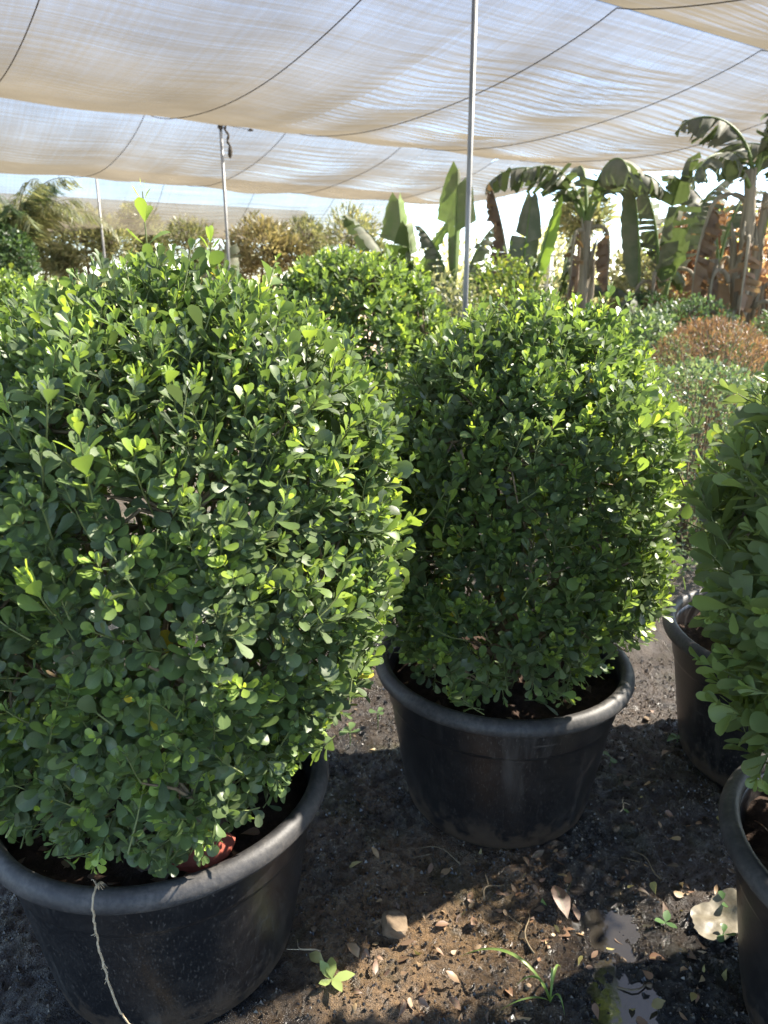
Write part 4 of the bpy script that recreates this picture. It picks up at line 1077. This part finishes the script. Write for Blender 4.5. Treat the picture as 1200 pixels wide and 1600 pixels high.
def litter():
    rg = np.random.default_rng(610); n = 0
    CL = [(-0.06, 1.13, 0.05), (0.06, 1.16, 0.06), (0.17, 1.30, 0.07), (0.27, 1.29, 0.06), (0.36, 1.26, 0.05), (0.42, 1.18, 0.05), (0.50, 1.36, 0.08), (0.64, 1.33, 0.08), (0.66, 1.12, 0.06), (0.10, 1.05, 0.07), (0.55, 1.03, 0.06), (0.45, 1.42, 0.05), (0.75, 1.55, 0.1), (0.20, 1.40, 0.06)]
    while n < 228:
        q = rg.random()
        if q < 0.62:
            cx_, cy_, cs_ = CL[rg.integers(0, len(CL))]; x, y = rg.normal(cx_, cs_), rg.normal(cy_, cs_ * 0.7)
        elif q < 0.78: x, y = rg.normal(0.28, 0.28), rg.normal(1.2, 0.16)
        else: x, y = rg.uniform(-0.35, 1.0), rg.uniform(1.0, 2.1)
        px, py, dep = project(np.array([[x, y, 0.0]]))
        if in_pot(x, y, 0.01) or not (0 < px[0] < 1200 and 900 < py[0] < 1600) or math.hypot(x + 0.43, y - 1.215) < 0.27: continue
        k = rg.choice(5, p=[a[2] for a in KINDS])
        fallen(rg, x, y, float(ground_z(x, y)) + rg.uniform(0.003, 0.008), k, 0.014 + 0.024 * rg.random() ** 1.3, None, None, 0.45)
        n += 1
    for pt, cnt, where, grp, amin, amax in ((P1, 40, 'inside the pot with the twine', 'fallen in the twine pot', 175, 330), (P2, 12, 'on the soil of the middle pot', 'fallen in the middle pot', 180, 340), (P4, 18, 'inside the pot beside the plastic scrap', 'fallen in the edge pot', 120, 260)):
        for _ in range(cnt):
            a = R(rg.uniform(amin, amax)); r = rg.uniform(0.17, 0.27)
            x, y = r * math.cos(a), r * math.sin(a)
            fallen(rg, pt[0] + x, pt[1] + y, float(soil_z(np.array(x), np.array(y))) - 0.006 + rg.random() * 0.006, rg.choice(3, p=[0.45, 0.3, 0.25]), rg.uniform(0.026, 0.042), where, grp, 0.35)
litter()

def rock(name, x, y, z, s, mat, label, cat, seed, group=None, sq=(1, 1, 0.75)):
    rg = np.random.default_rng(seed); import bmesh
    bm = bmesh.new(); bmesh.ops.create_icosphere(bm, subdivisions=3, radius=1)
    pl = norm(rg.normal(size=(9, 3)))
    for v in bm.verts:
        p = np.array(v.co); k = 1.0
        for q in pl:
            dt = p @ q
            if dt > 0.62: p = p - q * (dt - 0.62)
        p = p * (1 + 0.05 * float(vnoise(p[0] * 5 + seed, p[1] * 5 + p[2] * 3, seed)))
        v.co = Vector(p * np.array(sq) * s)
    me = bpy.data.meshes.new(name); bm.to_mesh(me); bm.free(); me.materials.append(mat)
    o = link(name, me, None, (x, y, z)); o.rotation_euler = (rg.normal(0, 0.2), rg.normal(0, 0.2), rg.random() * 6)
    return tag(o, label, cat, group)
rock('stone', 0.02, 1.211, 0.018, 0.034, M_stone, 'fist-sized pale tan stone in the sunlit patch of soil', 'stone', 3)
rock('brick_piece', -0.325, 1.03, 0.365, 0.062, M_brick, 'broken red brick lump on the soil of the twine pot', 'brick', 5, sq=(1.25, 0.7, 0.55))
def pebbles():
    rg = np.random.default_rng(77); n = 0
    while n < 26:
        x, y = rg.uniform(-0.3, 1.0), rg.uniform(1.0, 2.2)
        if in_pot(x, y, 0.02): continue
        rock('pebble', x, y, float(ground_z(x, y)) + 0.002, rg.uniform(0.005, 0.011), M_stone, 'tiny pale pebble ' + ground_spot(x, y)[0], 'pebble', 80 + n, 'pebbles ' + ground_spot(x, y)[1]); n += 1
pebbles()
def grit():
    rg = np.random.default_rng(88); n = 28000
    x = rg.uniform(-0.85, 1.2, n); y = rg.uniform(0.95, 2.4, n)
    z = ground_z(x, y); s = 0.0012 + 0.0045 * rg.random(n) ** 2.2
    T0 = np.array([(1, 0, -0.4), (-0.5, 0.87, -0.4), (-0.5, -0.87, -0.4), (0.2, 0.1, 0.8), (-0.3, 0.4, 0.5)])
    F = np.array([(0, 1, 3), (1, 4, 3), (1, 2, 4), (2, 3, 4), (2, 0, 3)])
    a = rg.random(n) * 6.28; c, q = np.cos(a), np.sin(a)
    j = 1 + rg.normal(0, 0.2, (n, 5, 3))
    L = T0[None] * j
    V = np.stack([L[..., 0] * c[:, None] - L[..., 1] * q[:, None], L[..., 0] * q[:, None] + L[..., 1] * c[:, None], L[..., 2]], -1) * s[:, None, None] + np.stack([x, y, z + s * 0.2], -1)[:, None]
    t = NT('soil_grit'); at = t.n('ShaderNodeAttribute', attribute_name='tint').outputs['Fac']
    m = t.done(t.bsdf(t.ramp(at, [(0.0, (0.015, 0.012, 0.01)), (0.6, (0.06, 0.045, 0.03)), (0.92, (0.10, 0.08, 0.055)), (1.0, (0.24, 0.2, 0.15))]), 0.28, 0.6))
    me = make_mesh('grit', V.reshape(-1, 3), (F[None] + (np.arange(n) * 5)[:, None, None]).reshape(-1, 3), None, [m], {'tint': np.repeat(rg.random(n) ** 1.5, 5)}, None, False)
    tag(link('soil_grit', me), 'crumbs of soil and grit scattered over the wet ground', 'grit', kind='stuff')
grit()

def seedling(x, y, label, n, size, tint, h, seed, shape=LANCE):
    rg = np.random.default_rng(seed); z = float(ground_z(x, y))
    root = empty('seedling', (x, y, z), label, 'seedling', 'weed seedlings on the ground')
    g = Geo(); tube_path(g, [(0, 0, -0.01), (0.002, 0, h * 0.5), (0, 0.002, h)], 0.0012, 5, tint=0.3)
    link('stem', g.build('stem', [M_seed]), root)
    a0 = rg.random() * 6.28
    for k in range(n):
        me = leaf_object_mesh(shape, 'seed%d' % len(shape), rg.integers(0, len(shape)), tint, 1.1, M_seed)
        o = link('leaf', me, root); o.location = (0, 0, h)
        o.rotation_euler = (rg.normal(0, 0.15), -rg.uniform(0.05, 0.5), a0 + k * 6.28 / n + rg.normal(0, 0.25)); o.scale = (size * rg.uniform(0.8, 1.2),) * 3
seedling(0.60, 1.238, 'green seedling with three narrow leaves between puddle and plastic scrap', 3, 0.034, 0.15, 0.012, 1)
seedling(0.633, 1.76, 'seedling with two round leaves beside the middle pot', 2, 0.026, 0.15, 0.03, 2, OBOV)
seedling(0.87, 1.885, 'four-leaved seedling at the foot of the shaded pot', 4, 0.034, 0.2, 0.012, 3)
seedling(0.915, 1.82, 'tiny round-leaved seedling beside the four-leaved one', 3, 0.02, 0.15, 0.01, 4, OBOV)
seedling(0.955, 1.79, 'smallest seedling at the shaded edge of the soil', 3, 0.016, 0.1, 0.01, 14, OBOV)
seedling(-0.10, 1.085, 'pale yellow-green weed rosette in the sunlit patch', 5, 0.038, 0.95, 0.016, 5)
seedling(-0.02, 1.97, 'round-leaved weed standing between the two front pots', 3, 0.026, 0.2, 0.06, 6, OBOV)
seedling(-0.10, 1.86, 'leafy weed beside the twine pot in a spot of sun', 5, 0.032, 0.35, 0.05, 7, OBOV)
seedling(0.735, 1.27, 'small round green seedling growing by the plastic scrap', 3, 0.024, 0.15, 0.03, 8, OBOV)
seedling(0.70, 1.19, 'seedling with dull leaves in front of the plastic scrap', 3, 0.022, 0.1, 0.02, 9, OBOV)

def big_leaf():
    V, T, Q, ac = leaf_shape([0.1, 0.3, 0.55, 0.8, 0.95], [0.06, 0.2, 0.28, 0.24, 0.1], 0.15, 0.25, 9)
    me = make_mesh('large_leaf', V, T, Q, [M_fallen], {'tint': np.full(len(V), 0.2), 'across': ac, 'along': V[:, 0]})
    o = link('large_leaf', me, None, (0.39, 1.235, 0.01)); o.scale = (0.075,) * 3; o.rotation_euler = (0.25, -0.35, 1.75)
    tag(o, 'largest fallen leaf, tan and curled, beside the puddle', 'leaf')
big_leaf()
def grass():
    root = empty('grass_tuft', (0.315, 1.055, 0), 'thin green grass tuft with one long blade arching over the mud', 'grass')
    rg = np.random.default_rng(17)
    spec = [((-0.165, 0.09), 0.07, 0.0042), ((-0.06, 0.03), 0.045, 0.003), ((0.035, 0.07), 0.04, 0.003), ((0.02, -0.03), 0.04, 0.003), ((-0.1, -0.02), 0.025, 0.002), ((0.01, 0.04), 0.06, 0.002)]
    for (dx, dy), hh, w in spec:
        t = np.linspace(0, 1, 14)
        p = np.stack([dx * t ** 1.2, dy * t ** 0.9, -0.005 + hh * 4 * t * (1 - t * 0.97) * 0.9 + 0.004], -1)
        d = norm(np.gradient(p, axis=0)); s = norm(np.cross(d, [0, 0, 1.0])); n = np.cross(s, d)
        ww = w * (1 - t ** 3) * (0.5 + t * 1.2).clip(0, 1)
        V = np.concatenate([p - s * ww[:, None] + n * ww[:, None] * 0.4, p, p + s * ww[:, None] + n * ww[:, None] * 0.4]); m = 14
        Q = [(a, a + 1, a + 1 + m, a + m) for a in range(m - 1)] + [(a + m, a + 1 + m, a + 1 + 2 * m, a + 2 * m) for a in range(m - 1)]
        link('blade', make_mesh('blade', V, None, Q, [M_grass], {'tint': np.full(len(V), rg.uniform(0.2, 0.9))}), root)
    o = link('blade', make_mesh('straw', np.array([(0.06, 0.2, 0.005), (0.062, 0.203, 0.006), (0.10, 0.25, 0.05), (0.098, 0.247, 0.05)]), None, [(0, 1, 2, 3)], [M_grass], {'tint': np.full(4, 0.9)}), root)
grass()
def twigs():
    rg = np.random.default_rng(23)
    for i, (x, y, a, L, lab) in enumerate([(0.305, 1.22, 1.6, 0.11, 'thin dark twig standing across the edge of the sunlit patch'), (0.615, 1.40, 2.1, 0.10, 'dark forked twig on the soil among rusty leaves'), (0.13, 1.44, 2.7, 0.12, 'thin bent twig lying in the dark soil before the middle pot'),
                                          (0.50, 1.10, 0.1, 0.09, 'short dark twig lying in the puddle'), (0.62, 1.59, 0.4, 0.05, 'pale root fragment below the round-leaved seedling'), (-0.16, 1.17, 2.5, 0.06, 'straw bit next to the twine pot'), (0.24, 1.32, 0.9, 0.07, 'stalk bit among tan leaves before the middle pot')]):
        t = np.linspace(0, 1, 8)
        o = empty('twig', (x, y, float(ground_z(x, y)) + 0.004), lab, 'twig', None, a)
        g = Geo(); tube_path(g, np.stack([L * (t - 0.5), 0.012 * np.sin(t * 5 + i), 0.004 + 0.006 * np.sin(t * 4)], -1), np.linspace(0.0022, 0.001, 8), 5)
        link('stem', g.build('stem', [M_twig if i not in (4, 5) else M_string]), o)
        g = Geo(); tube_path(g, np.stack([L * 0.1 + L * 0.3 * t, 0.012 + L * 0.3 * t, 0.006 + 0.004 * t], -1), np.linspace(0.0014, 0.0007, 8), 4)
        link('side_shoot', g.build('side_shoot', [M_twig if i not in (4, 5) else M_string]), o)
twigs()
def scrap():
    n = 26; rg = np.random.default_rng(5)
    U, W = np.meshgrid(np.linspace(-1, 1, n), np.linspace(-1, 1, n), indexing='ij')
    ang = np.arctan2(W, U); rad = np.maximum(np.abs(U), np.abs(W)) * (0.85 + 0.35 * vnoise(ang * 1.3 + 4, ang * 0 + 1, 3) + 0.2 * vnoise(ang * 4, ang * 0, 4))
    x = rad * np.cos(ang) * 0.075; y = rad * np.sin(ang) * 0.055
    z = 0.010 + 0.016 * np.abs(vnoise(x * 24, y * 24, 6)) + 0.004 * vnoise(x * 70, y * 70, 7) + 0.03 * np.clip(x / 0.06, 0, 1) ** 2
    me = make_mesh('plastic_scrap', np.stack([x, y, z], -1).reshape(-1, 3), None, grid_quads(n, n), [M_plastic_scrap])
    o = link('plastic_scrap', me, None, (0.715, 1.235, 0.0)); o.rotation_euler = (0, 0, 0.3)
    tag(o, 'crumpled cream plastic scrap on the soil against the edge pot', 'plastic scrap')
scrap()
def twine():
    root = empty('twine', (-0.44, 0.90, 0.41), 'pale fibrous twine tied at the rim and hanging down the black pot', 'twine')
    rg = np.random.default_rng(8)
    key = np.array([(0.0, 0.045, -0.035), (0.0, 0.02, 0.004), (0.0, -0.004, 0.010), (0.002, -0.021, -0.005), (0.003, -0.023, -0.035), (0.002, -0.022, -0.08), (0.006, -0.02, -0.125), (0.008, -0.012, -0.18), (0.014, -0.006, -0.235), (0.022, 0.004, -0.275), (0.035, 0.02, -0.305), (0.055, 0.035, -0.335), (0.075, 0.05, -0.375)])
    t = np.linspace(0, len(key) - 1, 70)
    p = np.stack([np.interp(t, np.arange(len(key)), key[:, i]) for i in range(3)], -1)
    for _ in range(2): p[1:-1] = (p[:-2] + 2 * p[1:-1] + p[2:]) / 4
    p[8:] += rg.normal(0, 0.0006, (62, 3))
    g = Geo(); tube_path(g, p, 0.0015 * (1 + 0.25 * rg.random(70)), 6)
    link('strand', g.build('strand', [M_string]), root)
    g = Geo()
    for k in range(9):
        a = rg.uniform(0, 6.28); q = rg.uniform(0.3, 1.3); e = np.array([0.014 * q * math.cos(a), 0.009 * q * math.sin(a), 0.006 * rg.normal()])
        tube_path(g, [(0, 0.005, 0.008), e * 0.5 + [0, 0.005, 0.014], e + [0, 0.005, 0.006]], 0.0007, 4)
    link('knot', g.build('knot', [M_string]), root)
    g = Geo()
    for i in rg.integers(20, 68, 9):
        e = rg.normal(0, 0.007, 3); e[1] = -abs(e[1]) * 0.3
        tube_path(g, [p[i], p[i] + e * 0.5 + [0, 0, -0.002], p[i] + e], 0.0006, 4)
    link('fibre', g.build('fibre', [M_string]), root)
twine()
